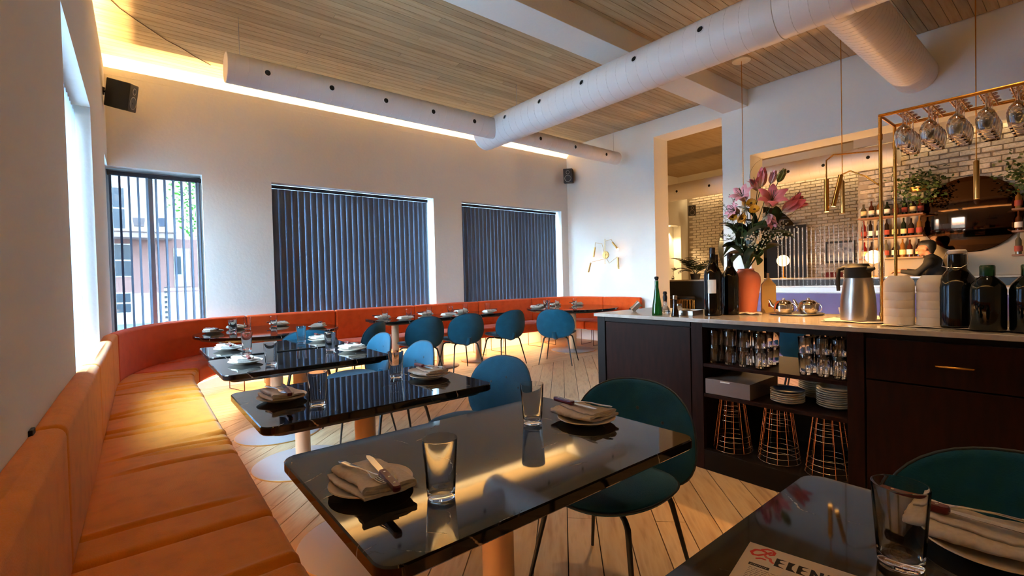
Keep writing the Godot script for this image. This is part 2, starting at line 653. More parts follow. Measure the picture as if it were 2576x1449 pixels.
func poly_prism(b: MB, pl: PackedVector2Array, y0: float, y1: float) -> void:
	var t := Geometry2D.triangulate_polygon(pl)
	for k in range(0, t.size(), 3):
		var p := []
		for i in 3: p.append(Vector3(pl[t[k + i]].x, y1, pl[t[k + i]].y))
		b.tn(p[0], p[1], p[2], Vector3.UP, Vector3.UP, Vector3.UP)
	var c := Vector2.ZERO
	for p in pl: c += p
	c /= pl.size()
	for i in pl.size():
		var p := pl[i]
		var q := pl[(i + 1) % pl.size()]
		var o := Vector2((q - p).y, -(q - p).x)
		if o.dot((p + q) / 2 - c) < 0: o = -o
		b.q(Vector3(p.x, y0, p.y), Vector3(q.x, y0, q.y), Vector3(q.x, y1, q.y), Vector3(p.x, y1, p.y), Vector3(o.x, 0, o.y))

func build_floor() -> void:
	var b := MB.new()
	b.bx(-0.6, 13.0, -0.2, -0.018, -7.5, 3.4)
	var fl := struct("floor", b, M.joint)
	var A := deg_to_rad(45.0)
	var along := Vector2(cos(A), -sin(A))
	var across := Vector2(sin(A), cos(A))
	var region := PackedVector2Array()
	for p in [Vector2(-0.45, -5.16), Vector2(7.2, -5.16), Vector2(7.2, 1.3), Vector2(-0.45, 1.3)]:
		region.append(Vector2(p.dot(along), p.dot(across)))
	var w := 0.152
	var bs := Basis(Vector3(along.x, 0, along.y), Vector3.UP, Vector3(across.x, 0, across.y))
	var n := 0
	for k in range(-30, 45):
		var b0 := 0.611 + (k * w) - 0.611 + 0.003
		var off := fposmod(k * 0.83, 2.5)
		for j in range(-2, 6):
			var a0 := j * 2.5 + off
			var rect := PackedVector2Array([Vector2(a0, b0), Vector2(a0 + 2.497, b0), Vector2(a0 + 2.497, b0 + w - 0.005), Vector2(a0, b0 + w - 0.005)])
			for pl in Geometry2D.intersect_polygons(rect, region):
				if pl.size() < 3: continue
				var c := Vector2.ZERO
				for p in pl: c += p
				c /= pl.size()
				var loc := PackedVector2Array()
				for p in pl: loc.append(p - c)
				var m := MB.new()
				poly_prism(m, loc, -0.018, 0.0)
				obj("floor_plank", m, M.floor[(n * 5 + k * k) % 6], fl, bs * Vector3(c.x, 0, c.y), bs)
				n += 1
	for r in 15:
		var z0 := -5.165 - (r + 1) * 0.125
		var x0 := -0.45
		var cut := 1.6 + fposmod(r * 1.37, 2.2)
		var xs := [x0, cut, cut + 2.9, 7.2]
		for i in 3:
			if xs[i + 1] - xs[i] < 0.05: continue
			var m := MB.new()
			m.box(Vector3(0, -0.009, 0), Vector3(xs[i + 1] - xs[i] - 0.003, 0.018, 0.121), 0.0008)
			obj("floor_plank", m, M.floor[(r * 2 + i) % 6], fl, Vector3((xs[i] + xs[i + 1]) / 2, 0, z0 + 0.0625))
	b = MB.new()
	b.bx(7.2, 12.5, -0.018, 0.0, -7.4, 3.3)
	b.bx(-0.45, 7.2, -0.018, 0.0, 1.3, 3.3)
	obj("far_boards", b, M.floor[2], fl)

func build_ceiling() -> void:
	var b := MB.new()
	b.bx(-0.6, 7.7, CEIL + 0.016, CEIL + 0.2, -7.4, 3.4)
	b.bx(-0.5, 7.3, CEIL, CEIL + 0.016, 1.05, 3.3)
	var c := struct("ceiling", b, M.ceil_joint)
	var p := 0.0953
	var shapes := {}
	for k in 87:
		var z := -7.2 + (k + 0.5) * p
		var cut := [2.6, 4.1, 3.3, 5.0, 1.7][k % 5] as float
		var xs := [-0.42, cut, 7.205]
		for i in 2:
			var L := snappedf(xs[i + 1] - xs[i] - 0.002, 0.001)
			if not shapes.has(L):
				var m := MB.new()
				m.box(Vector3.ZERO, Vector3(L, 0.016, p - 0.0025), 0.0025)
				shapes[L] = m.mesh()
			inst("ceiling_plank", shapes[L], M.ceil[(k * 7 + i * 2 + k / 3) % 6], c, Vector3((xs[i] + xs[i + 1]) / 2, CEIL + 0.008, z))
	b = MB.new()
	b.bx(-0.3, XC + 0.02, 3.76, CEIL + 0.01, -3.63, -3.245, 0.004)
	struct("trim_1", b, M.plaster)

func build_walls() -> void:
	# window wall
	var holes := [[-0.19, 0.73, 0.55, 2.675], [1.52, 4.01, 0.55, 2.67], [4.57, 7.04, 0.55, 2.665]]
	var b := MB.new()
	holed(b, -0.6, 7.7, -0.02, 3.70, holes, func(a, c, y0, y1): b.bx(a, c, y0, y1, ZB - 0.2, ZB))
	holed(b, -0.6, 7.7, -0.02, 4.2, holes, func(a, c, y0, y1): b.bx(a, c, y0, y1, ZB - 0.3, ZB - 0.2))
	b.bx(-0.18, XC, 3.70, 3.785, ZB - 0.015, ZB, 0.002)
	struct("wall_back", b, M.plaster)
	# banquette wall, turned a little
	wall_a = Transform3D(Basis(Vector3.UP, -0.012), Vector3(-0.225, 0, -2.0))
	b = MB.new()
	var ha := [[-2.65, -1.0, 0.55, 2.62], [-5.02, -4.40, 0.55, 2.67]]
	holed(b, -5.02, 5.3, -0.02, 3.70, ha, func(a, c, y0, y1): b.bx(-0.2, 0.0, y0, y1, a, c))
	holed(b, -5.3, 5.3, -0.02, 4.2, ha, func(a, c, y0, y1): b.bx(-0.3, -0.2, y0, y1, a, c))
	b.bx(-0.015, 0.0, 3.70, 3.785, -5.0, 5.3, 0.002)
	var wl := struct("wall_left", b, M.plaster)
	wl.transform = wall_a
	# wall with the two openings
	b = MB.new()
	var hc := [[-4.88, -3.65, -0.02, 3.71], [-3.23, 2.2, 1.0, 3.036]]
	holed(b, -7.4, 3.4, -0.02, 4.2, hc, func(a, c, y0, y1): b.bx(XC, XC + 0.42, y0, y1, a, c))
	struct("wall_right", b, M.plaster)
	b = MB.new()
	b.bx(XC - 0.012, XC - 0.0005, 0.08, 0.98, -3.2, 2.2)
	struct("trim_2", b, M.lavender)
	b = MB.new()
	b.bx(XC - 0.04, XC + 0.45, 0.99, 1.066, -3.225, 2.19, 0.004)
	struct("trim_3", b, M.trim)
	# rear wall behind the photographer and the room beyond
	b = MB.new()
	b.bx(-0.6, 12.9, -0.02, 4.2, 3.2, 3.4)
	struct("wall_front", b, M.plaster)
	b = MB.new()
	holed(b, 7.65, 12.9, -0.02, 4.2, [[11.35, 12.1, 1.0, 2.65]], func(a, c, y0, y1): b.bx(a, c, y0, y1, -7.44, -7.34))
	b.bx(11.3, 12.15, 0.95, 2.7, -7.6, -7.57)
	b.bx(11.3, 11.35, 0.95, 2.7, -7.57, -7.44)
	b.bx(12.1, 12.15, 0.95, 2.7, -7.57, -7.44)
	b.bx(11.3, 12.15, 2.65, 2.7, -7.57, -7.44)
	b.bx(11.3, 12.15, 0.95, 1.0, -7.57, -7.44)
	struct("wall_end", b, M.plaster)
	b = MB.new()
	b.bx(7.6, 12.9, CEIL, CEIL + 0.2, -7.5, 3.4)
	struct("ceiling_beyond", b, M.ceil[0])
	b = MB.new()
	b.bx(12.0, 12.44, 3.55, CEIL, -7.34, 3.2)
	struct("trim_4", b, M.plaster)
	# painted brick walls of the room beyond
	b = MB.new()
	b.bx(12.47, 12.7, -0.02, 4.2, -7.5, 3.4)
	bricks(struct("wall_far", b, M.mortar), 12.47, -7.3, -2.9, 1.15, 3.55, 0.072, 0.222, [], Vector2(-4.8, 2.2), 300)
	b = MB.new()
	b.bx(10.02, 10.3, -0.02, CEIL, -2.62, 3.2)
	bricks(struct("wall_bar", b, M.mortar), 10.02, -2.62, -0.25, 1.2, 3.4, 0.078, 0.235, [[-2.56, -1.78, 1.2, 2.16], [-0.74, 0.3, 1.2, 2.14]], Vector2(-1.6, 2.7), 300, Vector2(-1.198, 1.85), 0.80)

func bricks(w: Node3D, x: float, z0: float, z1: float, y0: float, y1: float, ch: float, cl: float, skip: Array, focus: Vector2, most: int, disc := Vector2(99, 99), dr := 0.0) -> void:
	rng.seed = 11
	var meshes := []
	for i in 5:
		var b := MB.new()
		b.box(Vector3.ZERO, Vector3(0.04, ch - 0.008 - 0.002 * i, cl - 0.008 - 0.003 * i), 0.006 + 0.001 * i)
		meshes.append(b.mesh())
	var all := []
	var row := 0
	var y := y0
	while y + ch <= y1 + 0.001:
		var z := z0 - (cl / 2 if row % 2 else 0.0) + rng.randf() * 0.02
		while z < z1:
			var c := Vector2(z + cl / 2, y + ch / 2)
			var ok := c.x > z0 + 0.06 and c.x < z1 and c.distance_to(disc) > dr
			for s in skip:
				if c.x > s[0] and c.x < s[1] and c.y > s[2] and c.y < s[3]: ok = false
			if ok: all.append([c.distance_squared_to(focus), c, rng.randi() % 5, rng.randf_range(-0.012, 0.006), rng.randf_range(-0.03, 0.03), rng.randi() % 4])
			z += cl
		y += ch
		row += 1
	all.sort_custom(func(a, b): return a[0] < b[0])
	var rest := []
	for k in all.size():
		var e: Array = all[k]
		var t := Transform3D(Basis(Vector3.UP, e[4]), Vector3(x + e[3], e[1].y, e[1].x))
		if k < most: inst("brick", meshes[e[2]], M.brick[e[5]], w, t.origin, t.basis)
		else: rest.append(t)
	if rest.size():
		var mm := MultiMesh.new()
		mm.transform_format = MultiMesh.TRANSFORM_3D
		mm.mesh = meshes[1]
		mm.instance_count = rest.size()
		for k in rest.size(): mm.set_instance_transform(k, rest[k])
		var mi := MultiMeshInstance3D.new()
		mi.name = "far_bricks"
		mi.multimesh = mm
		mi.material_override = M.brick[0]
		mi.set_meta("kind", "stuff")
		w.add_child(mi, true)

func window(called: String, place: Transform3D, w: float, y0: float, y1: float, mull: Array, gm: Material = null) -> void:
	# local x runs along the wall, z = 0 is the outer plane of the frame
	var o := structure(called)
	o.transform = place
	var b := MB.new()
	var t := 0.05
	b.bx(0, w, y0, y0 + t, -0.03, 0.03, 0.004)
	b.bx(0, w, y1 - t, y1, -0.03, 0.03, 0.004)
	b.bx(0, t, y0, y1, -0.03, 0.03, 0.004)
	b.bx(w - t, w, y0, y1, -0.03, 0.03, 0.004)
	for m in mull: b.bx(m - 0.035, m + 0.035, y0, y1, -0.035, 0.035, 0.006)
	obj("window_frame", b, M.trim, o)
	var xs := [t]
	for m in mull: xs.append(m)
	xs.append(w - t)
	for i in xs.size() - 1:
		var g := MB.new()
		g.bx(xs[i], xs[i + 1], y0 + t, y1 - t, -0.003, 0.003)
		obj("pane", g, gm if gm else M.pane, o)

func blind(label: String, place: Transform3D, x0: float, x1: float, pitch: float, y0: float, y1: float, angle: float) -> void:
	var o := thing("vertical_blind", label, "window blind")
	o.transform = place
	var b := MB.new()
	b.bx(x0 - 0.03, x1 + 0.03, y1 - 0.045, y1, -0.03, 0.03, 0.004)
	obj("headrail", b, M.headrail, o)
	var s := MB.new()
	var rows := []
	for k in 13:
		var a := -1.0 + 2.0 * k / 12.0
		rows.append([Vector3(a * 0.05, y0, 0.019 * (1.0 - a * a)), Vector3(a * 0.05, y1 - 0.05, 0.019 * (1.0 - a * a))])
	s.grid(rows)
	var back := []
	for r in rows: back.append([r[0] - Vector3(0, 0, 0.0014), r[1] - Vector3(0, 0, 0.0014)])
	s.grid(back, false, true)
	var sm := s.mesh()
	var x := x0
	while x < x1 + 0.001:
		inst("slat", sm, M.navy, o, Vector3(x, 0, 0), Basis(Vector3.UP, angle + rng.randf_range(-0.03, 0.03)))
		x += pitch

func build_windows() -> void:
	window("window_1", Transform3D(Basis(), Vector3(-0.19, 0, ZB - 0.26)), 0.92, 0.55, 2.675, [0.40], M.dimming_pane)
	window("window_2", Transform3D(Basis(), Vector3(1.52, 0, ZB - 0.26)), 2.49, 0.55, 2.67, [1.25])
	window("window_3", Transform3D(Basis(), Vector3(4.57, 0, ZB - 0.26)), 2.47, 0.55, 2.665, [1.23])
	var ra := wall_a.basis * Basis(Vector3.UP, -PI / 2)
	window("window_4", Transform3D(ra, wall_a * Vector3(-0.25, 0, -2.65)), 1.65, 0.55, 2.62, [])
	window("window_5", Transform3D(ra, wall_a * Vector3(-0.25, 0, -5.0)), 0.6, 0.55, 2.67, [])
	rng.seed = 3
	blind("navy vertical blind with open slats over the street window in the corner", Transform3D(Basis(), Vector3(0, 0, ZB - 0.13)), -0.145, 0.70, 0.0845, 0.57, 2.64, deg_to_rad(-88))
	blind("closed navy vertical blind behind the round corner table", Transform3D(Basis(), Vector3(0, 0, ZB - 0.14)), 1.575, 3.93, 0.086, 0.57, 2.655, deg_to_rad(-17))
	blind("closed navy vertical blind beside the corner with the brass sconce", Transform3D(Basis(), Vector3(0, 0, ZB - 0.14)), 4.625, 6.96, 0.086, 0.57, 2.65, deg_to_rad(-12))
	blind("navy vertical blind with open slats in the banquette wall window", Transform3D(ra, wall_a * Vector3(-0.13, 0, -2.65)), 0.06, 1.60, 0.088, 0.57, 2.60, deg_to_rad(-88))
	blind("narrow navy vertical blind with open slats beside the corner post", Transform3D(ra, wall_a * Vector3(-0.13, 0, -5.0)), 0.06, 0.56, 0.083, 0.57, 2.65, deg_to_rad(-88))

func build_outside() -> void:
	var Z := -32.0
	var b := MB.new()
	b.bx(-40, 40, -0.75, -0.6, -60, -7.45)
	b.bx(-40, -0.75, -0.75, -0.6, -7.45, 20)
	struct("ground", b, mat(Color(0.5, 0.5, 0.5), 0.9))
	var brickm := mat(Color(0.62, 0.47, 0.44), 0.9)
	var pale := mat(Color(0.85, 0.82, 0.80), 0.9)
	var dark := mat(Color(0.22, 0.27, 0.31), 0.2)
	var o := thing("street_building", "pink brick building with balcony across the street outside the corner window", "building")
	b = MB.new()
	b.bx(-14, 16, -0.7, 1.0, Z - 6, Z)
	b.bx(-14, 16, 3.95, 16, Z - 6, Z)
	obj("pale_wall", b, pale, o)
	b = MB.new()
	b.bx(-14, 16, 1.0, 3.95, Z - 6, Z)
	obj("brick_wall", b, brickm, o)
	for r in [[-10, 262, 470, 315, 575, 2], [0, 262, 615, 330, 694, 2], [0, 266, 740, 330, 785, 2]]:
		var p := at(r[1], r[2], 2, Z)
		var q := at(r[3], r[4], 2, Z)
		var f := MB.new()
		f.bx(p.x - 0.06, q.x + 0.06, q.y - 0.06, p.y + 0.06, Z, Z + 0.05)
		var win := obj("window", f, M.trim, o)
		for k in 2:
			f = MB.new()
			var ym := (p.y + q.y) / 2
			f.bx(p.x, q.x, (ym + 0.04 if k else q.y), (p.y if k else ym - 0.04), Z + 0.05, Z + 0.07)
			obj("pane", f, dark, win)
	var p := at(262, 583, 2, Z + 1.4)
	var q := at(437, 600, 2, Z + 1.4)
	b = MB.new()
	b.bx(-6, q.x, q.y, p.y + 0.05, Z, Z + 1.4, 0.02)
	b.bx(-6, q.x + 0.15, p.y + 0.05, p.y + 0.12, Z, Z + 1.5, 0.02)
	obj("balcony", b, mat(Color(0.66, 0.58, 0.56), 0.9), o)
	p = at(436, 625, 2, Z)
	q = at(480, 720, 2, Z)
	b = MB.new()
	b.bx(p.x, q.x, q.y, p.y, Z, Z + 0.06)
	obj("door", b, mat(Color(0.75, 0.80, 0.80), 0.4), o)
	b = MB.new()
	p = at(438, 645, 2, Z)
	q = at(456, 690, 2, Z)
	b.bx(p.x, q.x, q.y, p.y, Z + 0.06, Z + 0.08)
	obj("door_pane", b, dark, o)
	# planters on the balcony
	for e in [[333, 548, 366, 575, 0], [398, 549, 418, 578, 1]]:
		p = at(e[0], e[1], 2, Z + 1.2)
		q = at(e[2], e[3], 2, Z + 1.2)
		b = MB.new()
		b.loft([rrect((q.x - p.x) * 0.8, 0.3, 0.03, p.y - 0.42, 3), rrect(q.x - p.x, 0.36, 0.03, p.y, 3)])
		var pt := obj("balcony_planter", b, mat(Color(0.45, 0.40, 0.40) if e[4] == 0 else Color(0.30, 0.32, 0.38), 0.8), self, Vector3((p.x + q.x) / 2, 0, Z + 1.2))
		tag(pt, "brown slatted planter on the balcony across the street" if e[4] == 0 else "dark blue planter on the balcony across the street", "planter")
	# slatted fence
	p = at(413, 722, 2, Z + 6)
	q = at(512, 805, 2, Z + 6)
	o = thing("slatted_fence", "white fence of horizontal slats across the street", "fence")
	var n := 7
	for k in n:
		var y := lerpf(q.y, p.y, (k + 0.5) / n)
		b = MB.new()
		b.bx(p.x, q.x + 2.0, y - 0.06, y + 0.05, Z + 5.95, Z + 6.0)
		obj("slat", b, M.trim, o)
	for k in 3:
		b = MB.new()
		b.bx(p.x + k * 1.3, p.x + 0.1 + k * 1.3, -0.6, p.y, Z + 5.88, Z + 5.95)
		obj("post", b, mat(Color(0.3, 0.3, 0.32), 0.8), o)
	# street tree
	o = thing("street_tree", "bright green street tree seen through the corner window", "tree")
	var c := at(470, 520, 2, -24)
	b = MB.new()
	b.tube([Vector3(c.x + 1.2, -0.6, -24), Vector3(c.x + 1.1, 1.6, -24), Vector3(c.x + 0.6, 3.0, -24), Vector3(c.x + 0.3, 4.4, -24)], [0.14, 0.11, 0.07, 0.03], 8)
	obj("trunk", b, mat(Color(0.25, 0.2, 0.16), 0.9), o)
	rng.seed = 8
	b = MB.new()
	for k in 1500:
		var a := rng.randf() * TAU
		var rr := sqrt(rng.randf())
		var yy := rng.randf_range(-1, 1)
		var rad := 1.35 * sqrt(maxf(0.0, 1 - yy * yy)) + 0.15
		var pp := Vector3(c.x + 0.75 + cos(a) * rr * rad, c.y + 0.65 + yy * 2.0, -24 + sin(a) * rr * rad)
		var d := Vector3(rng.randf_range(-1, 1), rng.randf_range(-1, 0.4), rng.randf_range(-1, 1)).normalized() * 0.13
		var s := d.cross(Vector3(rng.randf_range(-1, 1), 1, rng.randf_range(-1, 1))).normalized() * 0.06
		var nn := d.cross(s).normalized()
		b.qn(pp, pp + d * 0.5 + s, pp + d, pp + d * 0.5 - s, nn, nn, nn, nn)
	var lm := mat(Color(0.30, 0.52, 0.16), 0.6)
	lm.backlight_enabled = true
	lm.backlight = Color(0.25, 0.45, 0.08)
	obj("foliage", b, lm, o).set_meta("kind", "stuff")

# ---------------------------------------------------------------- banquettes
var path := []      # points on the front face of the backrest, walking A -> corner -> window wall -> end
var plen := []

func make_path() -> void:
	for k in 60:
		var z := lerpf(0.95, -5.0, k / 59.0)
		path.append(Vector2(-0.155 + 0.012 * (-z - 2.0), z))
	for k in range(1, 46):
		var t := PI / 2 * k / 45.0
		path.append(Vector2(1.15 - 1.269 * cos(t), -5.0 - 1.9 * sin(t)))
	for k in range(1, 41): path.append(Vector2(lerpf(1.15, 6.2, k / 40.0), -6.9))
	for k in range(1, 21):
		var t := PI / 2 * k / 20.0
		path.append(Vector2(6.2 + 0.85 * sin(t), -6.05 - 0.85 * cos(t)))
	for k in range(1, 11): path.append(Vector2(7.05, lerpf(-6.05, -5.1, k / 10.0)))
	var s := 0.0
	plen.append(0.0)
	for k in range(1, path.size()):
		s += path[k].distance_to(path[k - 1])
		plen.append(s)

func along(s: float) -> Array:      # [point, direction into the room]
	var k := 1
	while k < path.size() - 1 and plen[k] < s: k += 1
	var t: float = (s - plen[k - 1]) / maxf(plen[k] - plen[k - 1], 1e-6)
	var d0: Vector2 = (path[k] - path[k - 1]).normalized()
	if k + 1 < path.size() and t > 0.5: d0 = d0.lerp((path[k + 1] - path[k]).normalized(), t - 0.5).normalized()
	elif k > 1 and t < 0.5: d0 = d0.lerp((path[k - 1] - path[k - 2]).normalized(), 0.5 - t).normalized()
	return [path[k - 1].lerp(path[k], t), Vector2(-d0.y, d0.x)]

func s_at(p: Vector2) -> float:
	var best := 1e9
	var s := 0.0
	for k in path.size():
		var d: float = path[k].distance_squared_to(p)
		if d < best:
			best = d
			s = plen[k]
	return s

func cushion(s0: float, s1: float, prof: Array, e: float, wr: Callable, step := 0.022) -> MB:
	var c := Vector2.ZERO
	for p in prof: c += p
	c /= prof.size()
	var hw := 0.0
	var hh := 0.0
	for p in prof:
		hw = maxf(hw, absf(p.x - c.x)); hh = maxf(hh, absf(p.y - c.y))
	var ss := []
	for k in 7: ss.append(e * (1.0 - cos(PI / 2 * k / 6.0)))
	var L := s1 - s0
	var n := int(maxf(10.0, L / step))
	for k in range(1, n): ss.append(lerpf(e, L - e, float(k) / n))
	for k in 7: ss.append(L - e * (1.0 - cos(PI / 2 * (6 - k) / 6.0)))
	var rows := []
	for t in ss:
		var de: float = minf(t, L - t)
		var ins := 0.0
		if de < e: ins = e * (1.0 - sqrt(maxf(0.0, 1.0 - pow(1.0 - de / e, 2))))
		var f := along(s0 + t)
		var row := []
		for p in prof:
			var qx: float = c.x + (p.x - c.x) * (hw - ins) / hw
			var qy: float = c.y + (p.y - c.y) * (hh - ins) / hh
			var off: Vector2 = wr.call(t, L, qx, qy)
			qx += off.x
			qy += off.y
			row.append(Vector3(f[0].x + f[1].x * qx, qy, f[0].y + f[1].y * qx))
		rows.append(row)
	var b := MB.new()
	b.grid(rows, true, true)
	for e2 in 2:
		var r: Array = rows[0] if e2 == 0 else rows[rows.size() - 1]
		var f := along(s0 if e2 == 0 else s1)
		var ctr := Vector3.ZERO
		for p in r: ctr += p
		ctr /= r.size()
		var nn := Vector3(f[1].y, 0, -f[1].x) * (-1.0 if e2 == 0 else 1.0)
		for k in r.size(): b.tn(ctr, r[k], r[(k + 1) % r.size()], nn, nn, nn)
	return b

func round_prof(x0: float, x1: float, y0: float, y1: float, r: float, m := 9) -> Array:
	var o := []
	var cs := [[x1 - r, y1 - r, 0.0], [x0 + r, y1 - r, PI / 2], [x0 + r, y0 + r, PI], [x1 - r, y0 + r, PI * 1.5]]
	for k in 4:
		for i in 5:
			var a: float = cs[k][2] + PI / 2 * i / 4.0
			o.append(Vector2(cs[k][0] + cos(a) * r, cs[k][1] + sin(a) * r))
		if k % 2 == 0:   # points along the wide faces so wrinkles can bend them
			var a := o[o.size() - 1] as Vector2
			var n := cs[(k + 1) % 4] as Array
			var z := Vector2(n[0] + cos(n[2]) * r, n[1] + sin(n[2]) * r)
			for i in range(1, m): o.append(a.lerp(z, float(i) / m))
	return o

func build_banquettes() -> void:
	make_path()
	rng.seed = 21
	var bk := [Vector2(-0.19, 0.95), Vector2(-0.18, -0.45), Vector2(-0.155, -1.9), Vector2(-0.14, -3.28), Vector2(-0.12, -4.65), Vector2(-0.1, -5.35), Vector2(1.15, -6.9), Vector2(2.29, -6.9), Vector2(3.53, -6.9), Vector2(4.78, -6.9), Vector2(6.02, -6.9), Vector2(7.05, -5.95), Vector2(7.05, -5.1)]
	var st := [Vector2(-0.19, 0.95), Vector2(-0.18, -0.45), Vector2(-0.155, -1.87), Vector2(-0.14, -3.35), Vector2(-0.12, -4.68), Vector2(0.0, -5.8), Vector2(1.15, -6.9), Vector2(2.29, -6.9), Vector2(3.53, -6.9), Vector2(4.78, -6.9), Vector2(6.02, -6.9), Vector2(7.05, -5.95), Vector2(7.05, -5.1)]
	var gold := thing("golden_banquette", "orange velvet banquette, light painted in as golden, with wrinkled cushions along the side wall", "banquette")
	var rust := thing("rust_banquette", "orange velvet banquette, light painted in as rust, curving along the window wall", "banquette")
	var backp := round_prof(-0.085, 0.0, 0.45, 0.89, 0.028)
	var seatp := round_prof(-0.08, 0.535, 0.305, 0.465, 0.035, 12)
	for k in bk.size() - 1:
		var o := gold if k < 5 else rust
		var m: Material = M.gold_lit_velvet if k < 5 else M.rust_lit_velvet
		var folds := []
		for i in 9: folds.append([rng.randf(), rng.randf_range(0.004, 0.012) * (1.0 if k < 6 else 0.5), rng.randf_range(0.012, 0.03), rng.randf_range(-0.35, 0.35)])
		var wr := func(t: float, L: float, x: float, y: float) -> Vector2:
			var d := 0.0
			for f in folds:
				var sft: float = t - f[0] * L - f[3] * (0.66 - y)
				d += f[1] * exp(-sft * sft / (f[2] * f[2])) * smoothstep(0.5, 0.6, y) * (1.0 - smoothstep(0.83, 0.87, y))
			var belly := 0.012 * sin(PI * t / L) * sin(PI * clampf((y - 0.44) / 0.45, 0, 1))
			if x > -0.03: return Vector2(belly - d, 0)
			return Vector2(0, (0.006 * sin(PI * t / L) - 0.4 * d * 0.0) if y > 0.8 else 0.0)
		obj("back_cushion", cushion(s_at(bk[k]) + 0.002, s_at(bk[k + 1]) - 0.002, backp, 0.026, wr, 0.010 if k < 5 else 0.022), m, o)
		var sf := []
		var nf := 7 if k < 5 else 5
		for i in nf: sf.append([0.08 + 0.84 * rng.randf(), rng.randf_range(0.008, 0.022) * (1.0 if k < 6 else 0.5), rng.randf_range(0.010, 0.018), rng.randf_range(-0.12, 0.30), rng.randf_range(0.1, 0.95)])
		var ws := func(t: float, L: float, x: float, y: float) -> Vector2:
			if y < 0.44: return Vector2(0, 0)
			var d := 0.0
			for f in sf:
				var sft: float = t - f[0] * L - f[3] * (x - 0.25)
				var reach: float = smoothstep(f[4] * 0.5 - 0.05, f[4] * 0.5 + 0.12, x) if f[0] > 0.5 else 1.0 - smoothstep(f[4] * 0.5, f[4] * 0.5 + 0.15, x)
				d += f[1] * exp(-sft * sft / (f[2] * f[2])) * reach
				d -= 0.45 * f[1] * exp(-pow(sft - f[2] * 2.2, 2) / (f[2] * f[2] * 2.0)) * reach
			return Vector2(0, 0.014 * sin(PI * t / L) * sin(PI * clampf(x / 0.535, 0, 1)) - d)
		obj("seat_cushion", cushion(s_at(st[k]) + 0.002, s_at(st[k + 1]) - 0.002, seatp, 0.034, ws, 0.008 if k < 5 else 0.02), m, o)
		# bronze leg frame under each unit
		for w in [0.15, 0.85]:
			var f := along(lerpf(s_at(st[k]), s_at(st[k + 1]), w))
			var lf := MB.new()
			var P := func(d: float, y: float) -> Vector3: return Vector3(f[0].x + f[1].x * d, y, f[0].y + f[1].y * d)
			lf.tube([P.call(0.08, 0.305), P.call(0.08, 0.006), P.call(0.44, 0.006), P.call(0.44, 0.305)], 0.006, 6)
			obj("leg_frame", lf, M.bronze, o)

# ---------------------------------------------------------------- ducts
func duct(o: Node3D, a: Vector3, b: Vector3, r: float, holes: Array, side: Vector3, seam := 0.12, start := 0.04) -> Node3D:
	var d := (b - a).normalized()
	var L := a.distance_to(b)
	var up := Vector3.UP
	var bs := Basis(d.cross(up).normalized(), d, up)
	bs = Basis(up.cross(d).normalized(), d, up.cross(d).normalized().cross(d))
	var t := Transform3D(bs, a)
	var m := MB.new()
	m.lathe([Vector2(0, 0), Vector2(r - 0.004, 0), Vector2(r, 0.004), Vector2(r, L - 0.004), Vector2(r - 0.004, L), Vector2(0, L)], 48, t)
	obj("duct_tube", m, M.duct, o)
	m = MB.new()
	var s := start
	while s < L - 0.02:
		var ring := []
		for k in 33: 
			var an := TAU * k / 32.0
			ring.append(t * Vector3(cos(an) * r, s + 0.05 * k / 32.0, sin(an) * r))
		m.tube(ring, 0.0022, 4, false)
		s += seam
	obj("spiral_seams", m, M.thread if false else M.duct, o)
	for h in holes:
		var dir: Vector3 = (side - d * side.dot(d)).normalized()
		var c: Vector3 = a + d * h + dir * (r - 0.002)
		var x := dir.cross(d).normalized()
		var tt := Transform3D(Basis(x, dir, x.cross(dir)), c)
		var nz := MB.new()
		nz.lathe([Vector2(0.034, 0), Vector2(0.034, 0.006), Vector2(0.028, 0.008), Vector2(0.027, 0.001)], 20, tt)
		var ring_o := obj("air_nozzle", nz, M.trim, o)
		nz = MB.new()
		nz.lathe([Vector2(0.0275, 0.0035), Vector2(0, 0.0035)], 20, tt)
		obj("opening", nz, M.hole, ring_o)
	return o

func wire(label: String, a: Vector3, b: Vector3) -> void:
	var m := MB.new()
	m.cyl(a, b, 0.003, 6)
	tag(obj("hanging_wire", m, M.thread, self), label, "wire")

func build_ducts() -> void:
	var toward := Vector3(0, -0.12, 1)
	var o := thing("air_duct", "white spiral air ducts with round nozzles hanging under the plank ceiling", "air duct")
	duct(o, Vector3(0.80, 3.465, -5.46), Vector3(4.14, 3.455, -5.46), 0.147, [0.355, 1.0, 1.635, 2.275, 2.91], toward)
	duct(o, Vector3(4.42, 3.44, -5.46), Vector3(6.93, 3.415, -5.46), 0.115, [0.54, 1.31, 2.09], toward)
	duct(o, Vector3(4.28, 3.47, -5.86), Vector3(4.28, 3.43, 0.6), 0.215, [0.76, 1.465, 2.18, 2.90, 3.62], Vector3(-1, 0.20, 0.2), 0.13)
	duct(o, Vector3(4.45, 3.55, -1.32), Vector3(XC + 0.005, 3.55, -1.32), 0.205, [], Vector3(0, 0, 1), 0.085)
	# coupling sleeve on the wide duct
	var m := MB.new()
	var r := 0.222
	m.lathe([Vector2(0.214, -0.09), Vector2(r, -0.085), Vector2(r, 0.085), Vector2(0.214, 0.09)], 48, Transform3D(Basis(Vector3(1, 0, 0), Vector3(0, 0, 1), Vector3(0, -1, 0)), Vector3(4.28, 3.445, -1.72)))
	obj("duct_sleeve", m, M.trim, o)
	wire("thin wire holding the duct end above the golden banquette", Vector3(0.93, 3.60, -5.46), Vector3(0.93, CEIL + 0.005, -5.46))
	wire("thin wire holding the slim duct near the sconce wall", Vector3(6.85, 3.52, -5.46), Vector3(6.85, CEIL + 0.005, -5.46))
	wire("thin wire holding the wide duct beside the duct crossing", Vector3(4.28, 3.67, -5.09), Vector3(4.28, CEIL + 0.005, -5.09))

